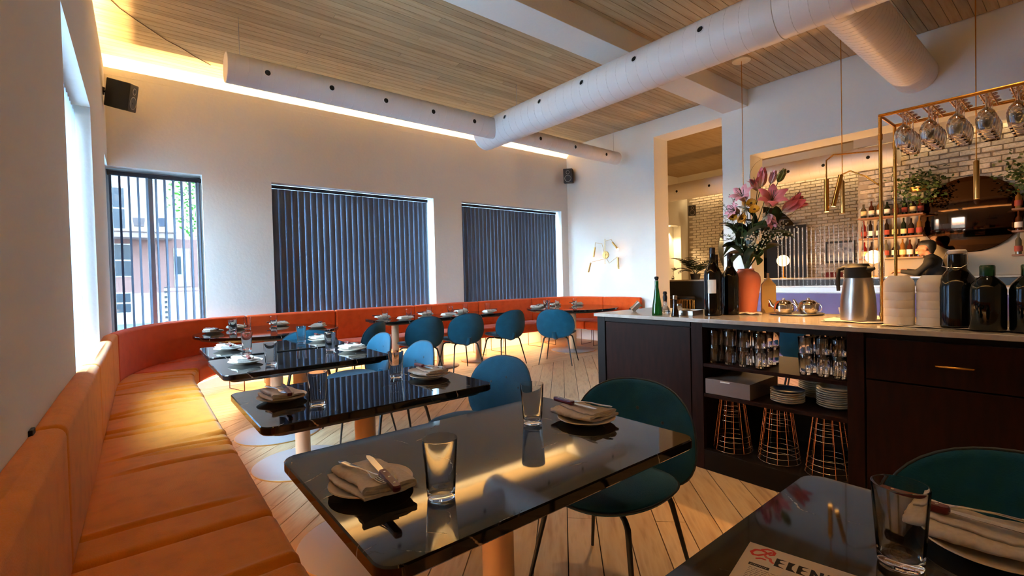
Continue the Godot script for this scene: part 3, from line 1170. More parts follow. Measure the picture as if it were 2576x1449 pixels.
# ---------------------------------------------------------------- tables
const TT := 0.755
const TABLES := [   # x0, x1, z0, z1
	[0.32, 1.36, -0.475, 0.27], [0.335, 1.405, -1.553, -0.805], [0.355, 1.41, -2.655, -1.905], [0.40, 1.445, -3.95, -3.185], [0.43, 1.47, -4.80, -4.06]]
const TDESC := ["the menu table", "first table past the menu table", "second table past the menu table", "third table past the menu table", "fourth table past the menu table"]
var RL := Vector3(1.24, 0, -6.03)
var RR := Vector3(6.02, 0, -5.78)

func pedestal(o: Node3D, pos: Vector3, rb := 0.33, rc := 0.05) -> void:
	var b := MB.new()
	b.lathe([Vector2(0, 0), Vector2(rb, 0), Vector2(rb, 0.009), Vector2(rb - 0.006, 0.0125), Vector2(0.09, 0.02), Vector2(rc + 0.012, 0.028), Vector2(0, 0.028)], 48, Transform3D(Basis(), pos))
	obj("base_disc", b, M.basepaint, o)
	b = MB.new()
	b.lathe([Vector2(rb + 0.0015, 0.001), Vector2(rb + 0.003, 0.002), Vector2(rb + 0.003, 0.008), Vector2(rb + 0.0005, 0.0095)], 48, Transform3D(Basis(), pos))
	obj("base_rim", b, M.brass_soft, o)
	b = MB.new()
	b.lathe([Vector2(rc, 0.026), Vector2(rc, TT - 0.055), Vector2(0, TT - 0.055)], 28, Transform3D(Basis(), pos))
	obj("column", b, M.champagne, o)
	b = MB.new()
	b.lathe([Vector2(0, TT - 0.062), Vector2(0.17, TT - 0.062), Vector2(0.17, TT - 0.0545), Vector2(0, TT - 0.0545)], 24, Transform3D(Basis(), pos))
	obj("mounting_plate", b, M.black, o)

func rect_top(o: Node3D, w: float, d: float) -> void:
	var b := MB.new()
	b.loft([rrect(w - 0.012, d - 0.012, 0.042, TT - 0.034), rrect(w, d, 0.048, TT - 0.028), rrect(w, d, 0.048, TT - 0.004), rrect(w - 0.007, d - 0.007, 0.0445, TT)])
	obj("marble_top", b, M.marble, o)
	b = MB.new()
	b.loft([rrect(w - 0.10, d - 0.10, 0.04, TT - 0.0545), rrect(w - 0.05, d - 0.05, 0.045, TT - 0.034)])
	obj("underlay", b, M.black, o)

func build_tables() -> void:
	var lab := ["black marble table holding the menu", "black marble table beside the menu table", "black marble table second past the menu table", "black marble table third past the menu table", "black marble table fourth past the menu table, nearest the round corner table"]
	for k in 5:
		var T: Array = TABLES[k]
		var o := thing("marble_table", lab[k], "table", Vector3((T[0] + T[1]) / 2, 0, (T[2] + T[3]) / 2), 0.0, "two-seat tables along the golden banquette")
		rect_top(o, T[1] - T[0], T[3] - T[2])
		pedestal(o, Vector3.ZERO, 0.33)
	var o := thing("long_marble_table", "long black marble table in front of the window wall banquette", "table", Vector3(3.57, 0, -6.17))
	rect_top(o, 2.0, 0.76)
	for x in [-0.71, 0.0, 0.70]: pedestal(o, Vector3(x, 0, 0.0), 0.28)
	for k in 2:
		var r: float = 0.75 if k == 0 else 0.80
		o = thing("round_marble_table", "round black marble table in the curved banquette corner" if k == 0 else "round black marble table near the brass sconce wall", "table", RL if k == 0 else RR)
		var b := MB.new()
		b.lathe([Vector2(0, TT - 0.034), Vector2(r - 0.006, TT - 0.034), Vector2(r, TT - 0.028), Vector2(r, TT - 0.004), Vector2(r - 0.004, TT), Vector2(0, TT)], 72)
		obj("marble_top", b, M.marble, o)
		b = MB.new()
		b.lathe([Vector2(0, TT - 0.0545), Vector2(r - 0.06, TT - 0.0545), Vector2(r - 0.03, TT - 0.034)], 48)
		obj("underlay", b, M.black, o)
		pedestal(o, Vector3.ZERO, 0.38, 0.065)

# ---------------------------------------------------------------- chairs
func shell(a: float, b: float, nexp: float, egg: float, thick: float, surf: Callable) -> Array:
	# closed lens: front centre -> rim -> back centre
	var rows := []
	var rim := []
	var vs := [0.0, 0.15, 0.35, 0.55, 0.75, 0.9, 0.97, 1.0, 1.03, 1.1, 1.25, 1.45, 1.65, 1.85, 2.0]
	for v in vs:
		var row := []
		var r: float = v if v <= 1.0 else 2.0 - v
		var t: float = thick * pow(maxf(0.0, 1.0 - pow(r, 6.0)), 0.5)
		for k in 48:
			var th := TAU * k / 48.0
			var c := cos(th)
			var s := sin(th)
			var R := pow(pow(absf(c), nexp) + pow(absf(s), nexp), -1.0 / nexp)
			var y: float = b * R * s * r
			var x: float = a * R * c * r * (1.0 - egg * y / b)
			var f: Array = surf.call(x, y)
			row.append(f[0] + f[1] * (t * 0.5 if v <= 1.0 else -t * 0.5))
			if v == 1.0: rim.append(f[0])
		rows.append(row)
	var m := MB.new()
	m.grid(rows, true, false)
	rim.append(rim[0]); rim.append(rim[1])
	return [m, rim]

func make_chair(label: String) -> Node3D:
	# faces -z; origin on the floor under the seat
	var o := thing("velvet_chair", label, "chair")
	var surf_b := func(x: float, y: float) -> Array:
		var z := 0.235 + 0.16 * (y + 0.2) * 0.55 - 0.95 * x * x - 0.10 * maxf(0.0, -y - 0.05)
		var nn := Vector3(1.9 * x, 0.10, -1.0).normalized()
		return [Vector3(x, 0.61 + y, z), nn]
	var S := shell(0.285, 0.212, 2.45, 0.06, 0.042, surf_b)
	obj("backrest", S[0], M.teal, o)
	var p := MB.new()
	p.tube(S[1], 0.0045, 5, false)
	obj("piping", p, M.teal_piping, o)
	var surf_s := func(x: float, y: float) -> Array:
		var yy := 0.452 + 0.35 * x * x + 0.10 * maxf(0.0, -y) * maxf(0.0, -y) - 0.5 * pow(maxf(0.0, y - 0.12), 2.0)
		return [Vector3(x, yy, -y - 0.02), Vector3(-0.5 * x, 1, 0).normalized()]
	S = shell(0.262, 0.235, 2.5, 0.05, 0.062, surf_s)
	obj("seat", S[0], M.teal, o)
	p = MB.new()
	p.tube(S[1], 0.0045, 5, false)
	obj("piping", p, M.teal_piping, o)
	p = MB.new()
	p.tube([Vector3(0, 0.43, 0.10), Vector3(0, 0.415, 0.17), Vector3(0, 0.43, 0.215), Vector3(0, 0.50, 0.232)], [0.05, 0.05, 0.05, 0.04], 10)
	obj("neck", p, M.teal, o)
	p = MB.new()
	p.lathe([Vector2(0, 0.395), Vector2(0.13, 0.395), Vector2(0.15, 0.425), Vector2(0, 0.425)], 24)
	obj("seat_plate", p, M.black, o)
	for sx in [-1.0, 1.0]:
		for sz in [-1.0, 1.0]:
			p = MB.new()
			p.tube([Vector3(sx * 0.10, 0.402, sz * 0.09), Vector3(sx * 0.155, 0.402, sz * 0.14), Vector3(sx * 0.178, 0.385, sz * 0.16), Vector3(sx * 0.185, 0.36, sz * 0.168), Vector3(sx * 0.25, 0.0, sz * 0.235)], [0.011, 0.011, 0.0115, 0.011, 0.007], 8)
			obj("leg", p, M.black, o)
	p = MB.new()
	for e in [Vector2(-0.12, 0.66), Vector2(0.0, 0.70), Vector2(0.12, 0.66)]:
		var f: Array = surf_b.call(e.x, e.y - 0.61)
		var bs := Basis(Vector3.RIGHT, f[1], Vector3.RIGHT.cross(f[1]))
		p.lathe([Vector2(0.009, 0.0), Vector2(0.007, 0.003), Vector2(0, 0.004)], 10, Transform3D(bs, f[0] + f[1] * 0.0195))
	obj("buttons", p, M.teal_piping, o)
	return o

func build_chairs() -> void:
	var c0 := make_chair("teal velvet shell chair pulled up to the menu table")
	c0.position = Vector3(1.42, 0, -0.09)
	c0.rotation.y = PI / 2
	var P := [
		[1.47, -1.23, 97, "teal velvet shell chair at the first table past the menu table"],
		[1.46, -2.17, 92, "teal velvet shell chair at the second table past the menu table"],
		[1.47, -3.22, 86, "teal velvet shell chair at the third table past the menu table"],
		[1.50, -4.02, 88, "teal velvet shell chair at the fourth table past the menu table"],
		[1.42, -5.15, -14, "teal velvet shell chair with its back to the fourth table, at the round corner table"],
		[2.06, -5.42, 40, "teal velvet shell chair at the round corner table, beside the long table"],
		[2.93, -5.62, 2, "teal velvet shell chair at the long table, nearest the round corner table"],
		[3.58, -5.62, -3, "teal velvet shell chair at the middle of the long table"],
		[4.33, -5.60, 3, "teal velvet shell chair at the long table end toward the sconce wall"],
		[4.98, -5.08, -58, "teal velvet shell chair at the sconce-side round table, beside the long table"],
		[6.16, -4.86, 22, "teal velvet shell chair at the sconce-side round table, beside the bar end"],
		[5.2, -1.75, -75, "teal velvet shell chair behind the bar, in front of the lavender panel"]]
	for p in P: dup(c0, Vector3(p[0], 0, p[1]), deg_to_rad(p[2]), p[3])

# ---------------------------------------------------------------- place settings
func make_plate(label: String) -> Node3D:
	var b := MB.new()
	b.lathe([Vector2(0, 0), Vector2(0.062, 0), Vector2(0.066, 0.003), Vector2(0.098, 0.015), Vector2(0.105, 0.019), Vector2(0.1035, 0.0215), Vector2(0.096, 0.019), Vector2(0.068, 0.0085), Vector2(0, 0.0075)], 48)
	var o := obj("side_plate", b, M.plate, self)
	tag(o, label, "plate")
	return o

func make_napkin(label: String) -> Node3D:
	# cloth folded in three, laid across the plate: the fold profile is swept along z
	var b := MB.new()
	var f := FastNoiseLite.new()
	f.seed = 12
	f.frequency = 11.0
	var mid := []
	for i in 9: mid.append(Vector2(lerpf(-0.070, 0.060, i / 8.0), 0.021 + 0.004 * pow(absf(i / 4.0 - 1.0), 2.0)))
	for i in range(1, 6): mid.append(Vector2(0.060 + 0.006 * sin(PI * i / 6.0), 0.025 + 0.009 * (1.0 - cos(PI * i / 6.0)) / 2.0))
	for i in 8: mid.append(Vector2(lerpf(0.058, -0.055, i / 7.0), 0.034 + 0.002 * sin(i * 1.1)))
	for i in range(1, 5): mid.append(Vector2(-0.055 - 0.006 * sin(PI * i / 5.0), 0.034 + 0.009 * (1.0 - cos(PI * i / 5.0)) / 2.0))
	for i in 6: mid.append(Vector2(lerpf(-0.052, 0.035, i / 5.0), 0.0435 + 0.001 * cos(i * 1.4)))
	var rows := []
	for k in 23:
		var u := -1.0 + 2.0 * k / 22.0
		var row := []
		var z0 := 0.098 * u
		for side in 2:
			for i in mid.size():
				var q := i if side == 0 else mid.size() - 1 - i
				var p: Vector2 = mid[q]
				var t: Vector2 = (mid[mini(q + 1, mid.size() - 1)] - mid[maxi(q - 1, 0)]).normalized()
				var nn := Vector2(-t.y, t.x) * (0.0038 if side == 0 else -0.0038)
				var w := p + nn
				var lay := float(q) / mid.size()
				var x := w.x * (1.0 - 0.10 * lay * sin(u * 2.2)) + 0.010 * sin(u * 1.7 + lay * 2.0) + 0.004 * f.get_noise_2d(lay, u)
				var z := z0 * (1.0 - 0.10 * lay) + 0.010 * f.get_noise_2d(lay * 0.6, u * 0.2) + 0.10 * x * lay
				var y := w.y + 0.006 * lay * f.get_noise_2d(x * 1.2, z * 1.2) + 0.004 * pow(absf(u), 3.0) * (1.0 - lay)
				row.append(Vector3(x, y, z))
		rows.append(row)
	b.grid(rows, true, false)
	for e in 2:
		var r: Array = rows[0] if e == 0 else rows[22]
		var n := mid.size()
		var nn := Vector3(0, 0, -1 if e == 0 else 1)
		for i in n - 1: b.qn(r[i], r[i + 1], r[2 * n - 2 - i], r[2 * n - 1 - i], nn, nn, nn, nn)
	var o := obj("linen_napkin", b, M.linen, self)
	tag(o, label, "napkin")
	return o

func make_fork(label: String) -> Node3D:
	# along local z: handle at -z, tines at +z
	var b := MB.new()
	var prof := [[-0.100, 0.0055, 0.0012], [-0.085, 0.0105, 0.0014], [-0.055, 0.0085, 0.0016], [-0.02, 0.0042, 0.002], [0.02, 0.0035, 0.0022], [0.036, 0.006, 0.0018], [0.05, 0.0115, 0.0014], [0.062, 0.0122, 0.0012]]
	var rings := []
	var lift := func(z: float) -> float: return 0.006 * cos(z * 22.0) + (0.004 if z < -0.06 else 0.0)
	for p in prof:
		var r := []
		for k in 12:
			var a := TAU * k / 12.0
			r.append(Vector3(cos(a) * p[1], lift.call(p[0]) + sin(a) * p[2], p[0]))
		rings.append(r)
	b.loft(rings)
	var o := thing("dinner_fork", label, "fork")
	obj("handle", b, M.steel, o)
	b = MB.new()
	for k in 4:
		var x := -0.0095 + k * 0.0063
		b.tube([Vector3(x, lift.call(0.058), 0.058), Vector3(x, lift.call(0.075), 0.075), Vector3(x * 0.95, lift.call(0.092) + 0.003, 0.092), Vector3(x * 0.9, lift.call(0.105) + 0.007, 0.107)], [0.0022, 0.0019, 0.0016, 0.0008], 6)
	obj("tines", b, M.steel, o)
	return o

func make_knife(label: String) -> Node3D:
	# handle toward +z
	var o := thing("steak_knife", label, "knife")
	var b := MB.new()
	var pl := [Vector2(-0.002, -0.125), Vector2(0.006, -0.118), Vector2(0.0095, -0.10), Vector2(0.0095, -0.03), Vector2(0.007, 0.002), Vector2(-0.007, 0.002), Vector2(-0.0075, -0.06), Vector2(-0.0065, -0.105)]
	var r0 := []
	var r1 := []
	for p in pl:
		r0.append(Vector3(p.x, -0.0006, p.y)); r1.append(Vector3(p.x, 0.0006, p.y))
	b.loft([r0, r1])
	obj("blade", b, M.steel, o)
	b = MB.new()
	b.loft([rrect(0.017, 0.108, 0.006, -0.007, 4, 0, 0.054), rrect(0.020, 0.112, 0.008, -0.003, 4, 0, 0.054), rrect(0.020, 0.112, 0.008, 0.003, 4, 0, 0.054), rrect(0.017, 0.108, 0.006, 0.007, 4, 0, 0.054)])
	var h := obj("handle", b, M.burgundy, o)
	for z in [0.018, 0.052, 0.088]:
		b = MB.new()
		b.lathe([Vector2(0.0032, 0.0065), Vector2(0.003, 0.0078), Vector2(0, 0.008)], 10, Transform3D(Basis(), Vector3(0, 0, z)))
		obj("rivet", b, M.steel, h)
	return o

func make_tumbler(label: String) -> Node3D:
	var b := MB.new()
	b.lathe([Vector2(0, 0.0006), Vector2(0.029, 0.0006), Vector2(0.0325, 0.002), Vector2(0.0335, 0.006), Vector2(0.0345, 0.02), Vector2(0.0425, 0.142), Vector2(0.0420, 0.1445), Vector2(0.0408, 0.1445), Vector2(0.0403, 0.142), Vector2(0.0322, 0.024), Vector2(0.0295, 0.018), Vector2(0, 0.0165)], 40, Transform3D(), 50.0)
	var o := obj("drinking_glass", b, M.tumbler, self)
	tag(o, label, "glass")
	return o

var proto := {}
func put(kind: String, label: String, pos: Vector3, turn: float, group := "", tilt := Vector3.ZERO) -> Node3D:
	var o: Node3D
	if not proto.has(kind):
		match kind:
			"plate": o = make_plate(label)
			"napkin": o = make_napkin(label)
			"fork": o = make_fork(label)
			"knife": o = make_knife(label)
			"glass": o = make_tumbler(label)
		proto[kind] = o
	else:
		o = dup(proto[kind], pos, turn, label)
	o.position = pos
	o.rotation = Vector3(tilt.x, turn, tilt.z)
	if o.has_meta("group"): o.remove_meta("group")
	if group != "": o.set_meta("group", group)
	return o

func setting(p: Vector2, turn: float, where: String, group := "") -> void:
	var g := func(k: String) -> String: return "" if group == "" else k + " " + group
	var c := Vector3(p.x, TT, p.y)
	var bs := Basis(Vector3.UP, turn)
	put("plate", "cream side plate on " + where, c, turn, g.call("plates"))
	put("napkin", "folded linen napkin on " + where, c + bs * Vector3(-0.005, 0.0, 0.02), turn, g.call("napkins"))
	put("fork", "steel fork on " + where, c + bs * Vector3(-0.03, 0.0545, 0.02), turn + 0.22, g.call("forks"), Vector3(0.03, 0, 0))
	put("knife", "red-handled steak knife on " + where, c + bs * Vector3(0.004, 0.0565, 0.06), turn - 0.09, g.call("knives"), Vector3(0.03, 0, 0))

func tumbler(p: Vector2, where: String, group := "") -> void:
	put("glass", "clear drinking glass on " + where, Vector3(p.x, TT, p.y), 0.0, group)

func build_settings() -> void:
	var bench := [[0.0, 0.0], [0.463, -1.166], [0.52, -2.333], [0.584, -3.60], [0.60, -4.45]]
	var chair := [[1.217, -0.117], [1.271, -1.162], [1.242, -2.269], [1.31, -3.60], [1.33, -4.46]]
	var gb := [[0, 0], [0.569, -0.997], [0.61, -2.104], [0.697, -3.393], [0.714, -4.32]]
	var gc := [[1.048, -0.217], [1.114, -1.279], [1.112, -2.402], [1.19, -3.74], [1.18, -4.50]]
	for k in 5:
		var d: String = TDESC[k]
		if k > 0:
			setting(Vector2(bench[k][0], bench[k][1]), 0.0, "the bench side of " + d)
			tumbler(Vector2(gb[k][0], gb[k][1]), "the bench side of " + d)
		setting(Vector2(chair[k][0], chair[k][1]), PI, "the chair side of " + d)
		tumbler(Vector2(gc[k][0], gc[k][1]), "the chair side of " + d)
	for x in [2.79, 3.48, 4.12]: setting(Vector2(x, -6.38), -PI / 2, "the bench side of the long table", "on the long table bench side")
	for x in [2.90, 3.585, 4.33]: setting(Vector2(x, -5.96), PI / 2, "the chair side of the long table", "on the long table chair side")
	for x in [2.73, 3.42, 4.06]: tumbler(Vector2(x, -6.20), "the bench side of the long table", "glasses on the long table bench side")
	for x in [3.03, 3.71, 4.40]: tumbler(Vector2(x, -6.08), "the chair side of the long table", "glasses on the long table chair side")
	for a in [[0.70, -6.22, 0.2], [0.98, -6.55, -0.6], [1.48, -6.58, -1.4], [1.72, -5.85, 2.6]]: setting(Vector2(a[0], a[1]), a[2], "the round corner table", "on the round corner table")
	for a in [[0.86, -6.02], [0.90, -6.24], [1.07, -6.38], [1.36, -6.40]]: tumbler(Vector2(a[0], a[1]), "the round corner table", "glasses on the round corner table")
	for a in [[5.50, -6.15, -0.4], [5.80, -6.35, -0.9], [6.20, -6.38, -1.6], [6.52, -6.10, -2.2]]: setting(Vector2(a[0], a[1]), a[2], "the round table by the sconce wall", "on the sconce-side round table")
	for a in [[5.50, -5.90], [5.72, -6.08], [6.02, -6.15], [6.32, -6.0]]: tumbler(Vector2(a[0], a[1]), "the round table by the sconce wall", "glasses on the sconce-side round table")
	# menu card
	var b := MB.new()
	b.box(Vector3(0, 0.0012, 0), Vector3(0.28, 0.0024, 0.216), 0.0)
	var right := Vector3(0.176, 0, 0.984).normalized()
	var upd := Vector3(right.z, 0, -right.x)
	var corner := Vector3(0.9194, TT, -0.4209)
	var mt := mat(Color.WHITE, 0.75)
	mt.albedo_texture = menu_print()
	var o := thing("menu_card", "cream paper menu with black lettering and a red motif on black marble", "menu", corner + right * 0.108 - upd * 0.14)
	o.transform.basis = Basis(upd, Vector3.UP, right)
	obj("card", b, M.paper, o)
	b = MB.new()
	var i := b.vert(Vector3(0.14, 0.0027, -0.108), Vector3.UP, Vector2(0, 0))
	b.vert(Vector3(0.14, 0.0027, 0.108), Vector3.UP, Vector2(1, 0))
	b.vert(Vector3(-0.14, 0.0027, 0.108), Vector3.UP, Vector2(1, 1))
	b.vert(Vector3(-0.14, 0.0027, -0.108), Vector3.UP, Vector2(0, 1))
	b.ix.append_array([i, i + 1, i + 2, i, i + 2, i + 3])
	obj("printed_sheet", b, mt, o)

func fill_poly(im: Image, pl: PackedVector2Array, c: Color) -> void:
	var lo := pl[0]
	var hi := pl[0]
	for p in pl:
		lo = lo.min(p); hi = hi.max(p)
	for y in range(maxi(0, int(lo.y)), mini(im.get_height(), int(hi.y) + 2)):
		for x in range(maxi(0, int(lo.x)), mini(im.get_width(), int(hi.x) + 2)):
			if Geometry2D.is_point_in_polygon(Vector2(x + 0.5, y + 0.5), pl): im.set_pixel(x, y, c)

func stroke(im: Image, pts: Array, w: float, c: Color) -> void:
	for k in pts.size() - 1:
		var n := int(pts[k].distance_to(pts[k + 1])) + 1
		for i in n:
			var p: Vector2 = pts[k].lerp(pts[k + 1], float(i) / n)
			for dy in range(-int(w) - 1, int(w) + 2):
				for dx in range(-int(w) - 1, int(w) + 2):
					if Vector2(dx, dy).length() <= w:
						var x := int(p.x) + dx
						var y := int(p.y) + dy
						if x >= 0 and y >= 0 and x < im.get_width() and y < im.get_height(): im.set_pixel(x, y, c)

func menu_print() -> ImageTexture:
	var im := Image.create(648, 840, false, Image.FORMAT_RGB8)
	var pap := Color(0.86, 0.80, 0.70)
	im.fill(pap)
	var ink := Color(0.10, 0.08, 0.08)
	var red := Color(0.80, 0.20, 0.17)
	# red motif: a curling ribbon
	stroke(im, [Vector2(31, 100), Vector2(46, 66), Vector2(74, 54), Vector2(96, 60)], 8, red)
	stroke(im, [Vector2(31, 100), Vector2(46, 124), Vector2(69, 116), Vector2(96, 84), Vector2(122, 44)], 7, red)
	stroke(im, [Vector2(74, 44), Vector2(96, 24), Vector2(122, 22), Vector2(136, 36), Vector2(135, 62), Vector2(118, 76)], 7, red)
	stroke(im, [Vector2(96, 90), Vector2(110, 112), Vector2(129, 112), Vector2(136, 136), Vector2(148, 146)], 7, Color(0.84, 0.36, 0.30))
	stroke(im, [Vector2(69, 152), Vector2(89, 136), Vector2(110, 138)], 6, red)
	# black block letters, E L E N A
	var x := 156.0
	for ch in "ELENA":
		var B := PackedVector2Array()
		match ch:
			"E":
				B = PackedVector2Array([Vector2(0, 0), Vector2(74, 0), Vector2(30, 14), Vector2(26, 26), Vector2(34, 38), Vector2(70, 46), Vector2(34, 56), Vector2(26, 68), Vector2(32, 84), Vector2(76, 100), Vector2(0, 100)])
			"L":
				B = PackedVector2Array([Vector2(0, 0), Vector2(46, 0), Vector2(32, 40), Vector2(34, 70), Vector2(66, 100), Vector2(0, 100)])
			"N":
				B = PackedVector2Array([Vector2(0, 0), Vector2(20, 0), Vector2(62, 62), Vector2(58, 0), Vector2(84, 0), Vector2(80, 100), Vector2(66, 100), Vector2(24, 46), Vector2(26, 100), Vector2(0, 100)])
			"A":
				B = PackedVector2Array([Vector2(24, 0), Vector2(54, 0), Vector2(80, 100), Vector2(50, 100), Vector2(40, 40), Vector2(28, 100), Vector2(0, 100)])
		var Q := PackedVector2Array()
		for p in B: Q.append(Vector2(x + p.x * 0.68, 84 + p.y * 0.84))
		fill_poly(im, Q, ink)
		x += 47.0 if ch == "L" else 57.0
	# black tag with a pale scribble, then rows of fine print
	fill_poly(im, PackedVector2Array([Vector2(47, 206), Vector2(146, 206), Vector2(146, 232), Vector2(47, 232)]), ink)
	for k in 9: stroke(im, [Vector2(56 + k * 9, 224), Vector2(61 + k * 9, 214)], 1.3, pap)
	var r := RandomNumberGenerator.new()
	r.seed = 5
	for blk in 2:
		for row in 34:
			var xx := 56.0 + blk * 300.0
			while xx < 230.0 + blk * 300.0:
				var w := r.randf_range(8, 26)
				fill_poly(im, PackedVector2Array([Vector2(xx, 250 + row * 17), Vector2(xx + w, 250 + row * 17), Vector2(xx + w, 254 + row * 17), Vector2(xx, 254 + row * 17)]), Color(0.42, 0.36, 0.32))
				xx += w + 6
	return ImageTexture.create_from_image(im)

# ---------------------------------------------------------------- service bar
const BX := 2.888
const CT := 0.99

func build_bar() -> void:
	var b := MB.new()
	b.bx(BX - 0.018, 3.66, CT - 0.026, CT, -2.52, 1.3, 0.003)
	tag(obj("stone_countertop", b, M.stone, self), "pale polished stone countertop along the dark wood bar", "countertop")
	# closed end unit
	var o := thing("bar_cabinet", "dark wood bar end cabinet with one plain panel", "cabinet")
	b = MB.new()
	b.bx(BX + 0.02, 3.55, 0.0, CT - 0.028, -2.50, -1.70)
	obj("body", b, M.barwood_dark, o)
	b = MB.new()
	b.bx(BX + 0.001, BX + 0.02, 0.10, 0.925, -2.415, -1.697, 0.002)
	obj("front_panel", b, M.barwood, o)
	b = MB.new()
	b.bx(BX, BX + 0.022, 0.0, CT - 0.028, -2.50, -2.425, 0.002)
	b.bx(BX, BX + 0.022, 0.93, CT - 0.028, -2.424, -1.695, 0.002)
	b.bx(BX, BX + 0.022, 0.0, 0.095, -2.424, -1.695, 0.002)
	obj("face_frame", b, M.barwood_dark, o)
	# open shelf unit
	o = thing("bar_shelf_unit", "open dark wood bar shelves holding glasses, plates and wire baskets", "cabinet")
	for z in [[-1.69, -1.61], [-0.812, -0.738]]:
		b = MB.new()
		b.bx(BX, 3.52, 0.0, CT - 0.028, z[0], z[1], 0.002)
		obj("upright", b, M.barwood, o)
	b = MB.new()
	b.bx(BX, BX + 0.03, 0.934, CT - 0.028, -1.6095, -0.8125)
	obj("top_rail", b, M.barwood_dark, o)
	b = MB.new()
	b.bx(BX, 3.52, 0.0, 0.132, -1.61, -0.812, 0.002)
	obj("plinth", b, M.barwood_dark, o)
	b = MB.new()
	b.bx(3.50, 3.518, 0.134, 0.36, -1.6095, -0.8125)
	obj("back_panel", b, M.barwood_dark, o)
	for y in [0.697, 0.50]:
		b = MB.new()
		b.bx(BX + 0.006, 3.5, y - 0.022, y, -1.6095, -0.8125, 0.002)
		obj("shelf", b, M.barwood, o)
	# drawer unit
	o = thing("bar_drawer_unit", "dark wood bar cabinet with a brass-handled drawer above a plain door", "cabinet")
	b = MB.new()
	b.bx(BX + 0.024, 3.55, 0.0, CT - 0.028, -0.736, 1.25)
	obj("body", b, M.barwood_dark, o)
	b = MB.new()
	b.bx(BX + 0.002, BX + 0.023, 0.731, 0.934, -0.73, 0.10, 0.002)
	var dr := obj("drawer", b, M.barwood, o)
	b = MB.new()
	b.tube([Vector3(BX + 0.004, 0.829, -0.463), Vector3(BX - 0.022, 0.829, -0.458), Vector3(BX - 0.022, 0.829, -0.337), Vector3(BX + 0.004, 0.829, -0.332)], 0.0055, 8)
	obj("handle", b, M.brass, dr)
	b = MB.new()
	b.bx(BX + 0.002, BX + 0.023, 0.10, 0.724, -0.73, 0.10, 0.002)
	obj("door", b, M.barwood, o)
	b = MB.new()
	b.bx(BX + 0.002, BX + 0.023, 0.10, 0.934, 0.105, 1.2, 0.002)
	obj("end_panel", b, M.barwood, o)
	# stacked tumblers on the top shelf
	var gl := MB.new()
	gl.lathe([Vector2(0, 0), Vector2(0.029, 0), Vector2(0.032, 0.004), Vector2(0.0395, 0.118), Vector2(0.0385, 0.12), Vector2(0.0375, 0.118), Vector2(0.0300, 0.014), Vector2(0, 0.012)], 24, Transform3D(), 50.0)
	var gm := gl.mesh()
	for side in 2:
		var n := 4 if side == 0 else 3
		for i in n:
			for j in 3:
				for k in 2:
					var p := Vector3(BX + 0.075 + j * 0.09 + 0.01 * (i % 2), 0.6975 + k * 0.093, (-1.565 + i * 0.094) if side == 0 else (-1.03 + i * 0.082))
					var g := inst("stacked_tumbler", gm, M.clear, self, p)
					tag(g, "clear tumbler in the stacks at the panel end of the top bar shelf" if side == 0 else "clear tumbler in the stacks at the drawer end of the top bar shelf", "glass", "stacked tumblers, panel end" if side == 0 else "stacked tumblers, drawer end")
	# second shelf: grey box, plate stacks
	b = MB.new()
	b.bx(BX + 0.012, 3.30, 0.501, 0.60, -1.602, -1.315, 0.003)
	o = obj("cutlery_box", b, mat(Color(0.42, 0.36, 0.33), 0.5), self)
	tag(o, "low grey-brown box with a white finger slot on the middle bar shelf", "box")
	b = MB.new()
	b.bx(BX + 0.008, BX + 0.0125, 0.586, 0.594, -1.50, -1.44, 0.001)
	obj("finger_slot", b, M.trim, o)
	var pm := MB.new()
	pm.lathe([Vector2(0, 0), Vector2(0.055, 0), Vector2(0.088, 0.013), Vector2(0.092, 0.017), Vector2(0.090, 0.019), Vector2(0.058, 0.006), Vector2(0, 0.006)], 32)
	var pmesh := pm.mesh()
	for st in [[3.03, -1.155, 6, "at the shelf front"], [3.28, -1.09, 9, "at the shelf back"], [3.10, -0.93, 9, "beside the shelf upright"]]:
		for k in st[2]:
			var p := inst("stacked_plate", pmesh, M.plate if k < st[2] - 1 or st[2] == 9 else M.plate_dark, self, Vector3(st[0], 0.501 + k * 0.0125, st[1]))
			var top: bool = k == 5 and st[2] == 6
			tag(p, "dark blue side plate topping the stack at the middle shelf front" if top else "cream side plate in the stack %s, middle bar shelf" % st[3], "plate", "" if top else "plates stacked " + st[3])
	# wire baskets turned upside down on the bottom shelf
	var wb := MB.new()
	var wr := MB.new()
	for k in 12:
		var a := TAU * k / 12.0
		wr.tube([Vector3(cos(a) * 0.072, 0.33, sin(a) * 0.072), Vector3(cos(a) * 0.115, 0.0, sin(a) * 0.115)], 0.0022, 5)
	for h in [0.003, 0.035, 0.067, 0.099, 0.20, 0.232, 0.264, 0.296, 0.328]:
		var r := lerpf(0.115, 0.072, h / 0.33)
		var ring := []
		for k in 31: ring.append(Vector3(cos(TAU * k / 30) * r, h, sin(TAU * k / 30) * r))
		wb.tube(ring, 0.0016, 5, false)
	var rings := wb.mesh()
	var rods := wr.mesh()
	var copper := mat(Color(0.85, 0.58, 0.42), 0.22, 1.0)
	var zs := [-1.49, -1.215, -0.945]
	for k in 3:
		o = thing("wire_basket", ["copper wire basket on the bottom bar shelf, beside the plain panel", "copper wire basket in the middle of the bottom bar shelf", "copper wire basket on the bottom bar shelf, beside the drawer unit"][k], "wire basket", Vector3(3.03 + 0.02 * (k % 2), 0.1335, zs[k]), 0.3 * k)
		inst("rings", rings, M.chrome, o)
		inst("rods", rods, copper, o)

func turned(called: String, label: String, cat: String, prof: Array, m: Material, pos: Vector3, seg := 32, group := "") -> Node3D:
	var o := thing(called, label, cat, pos, 0.0, group)
	var b := MB.new()
	b.lathe(prof, seg)
	obj("body", b, m, o)
	return o

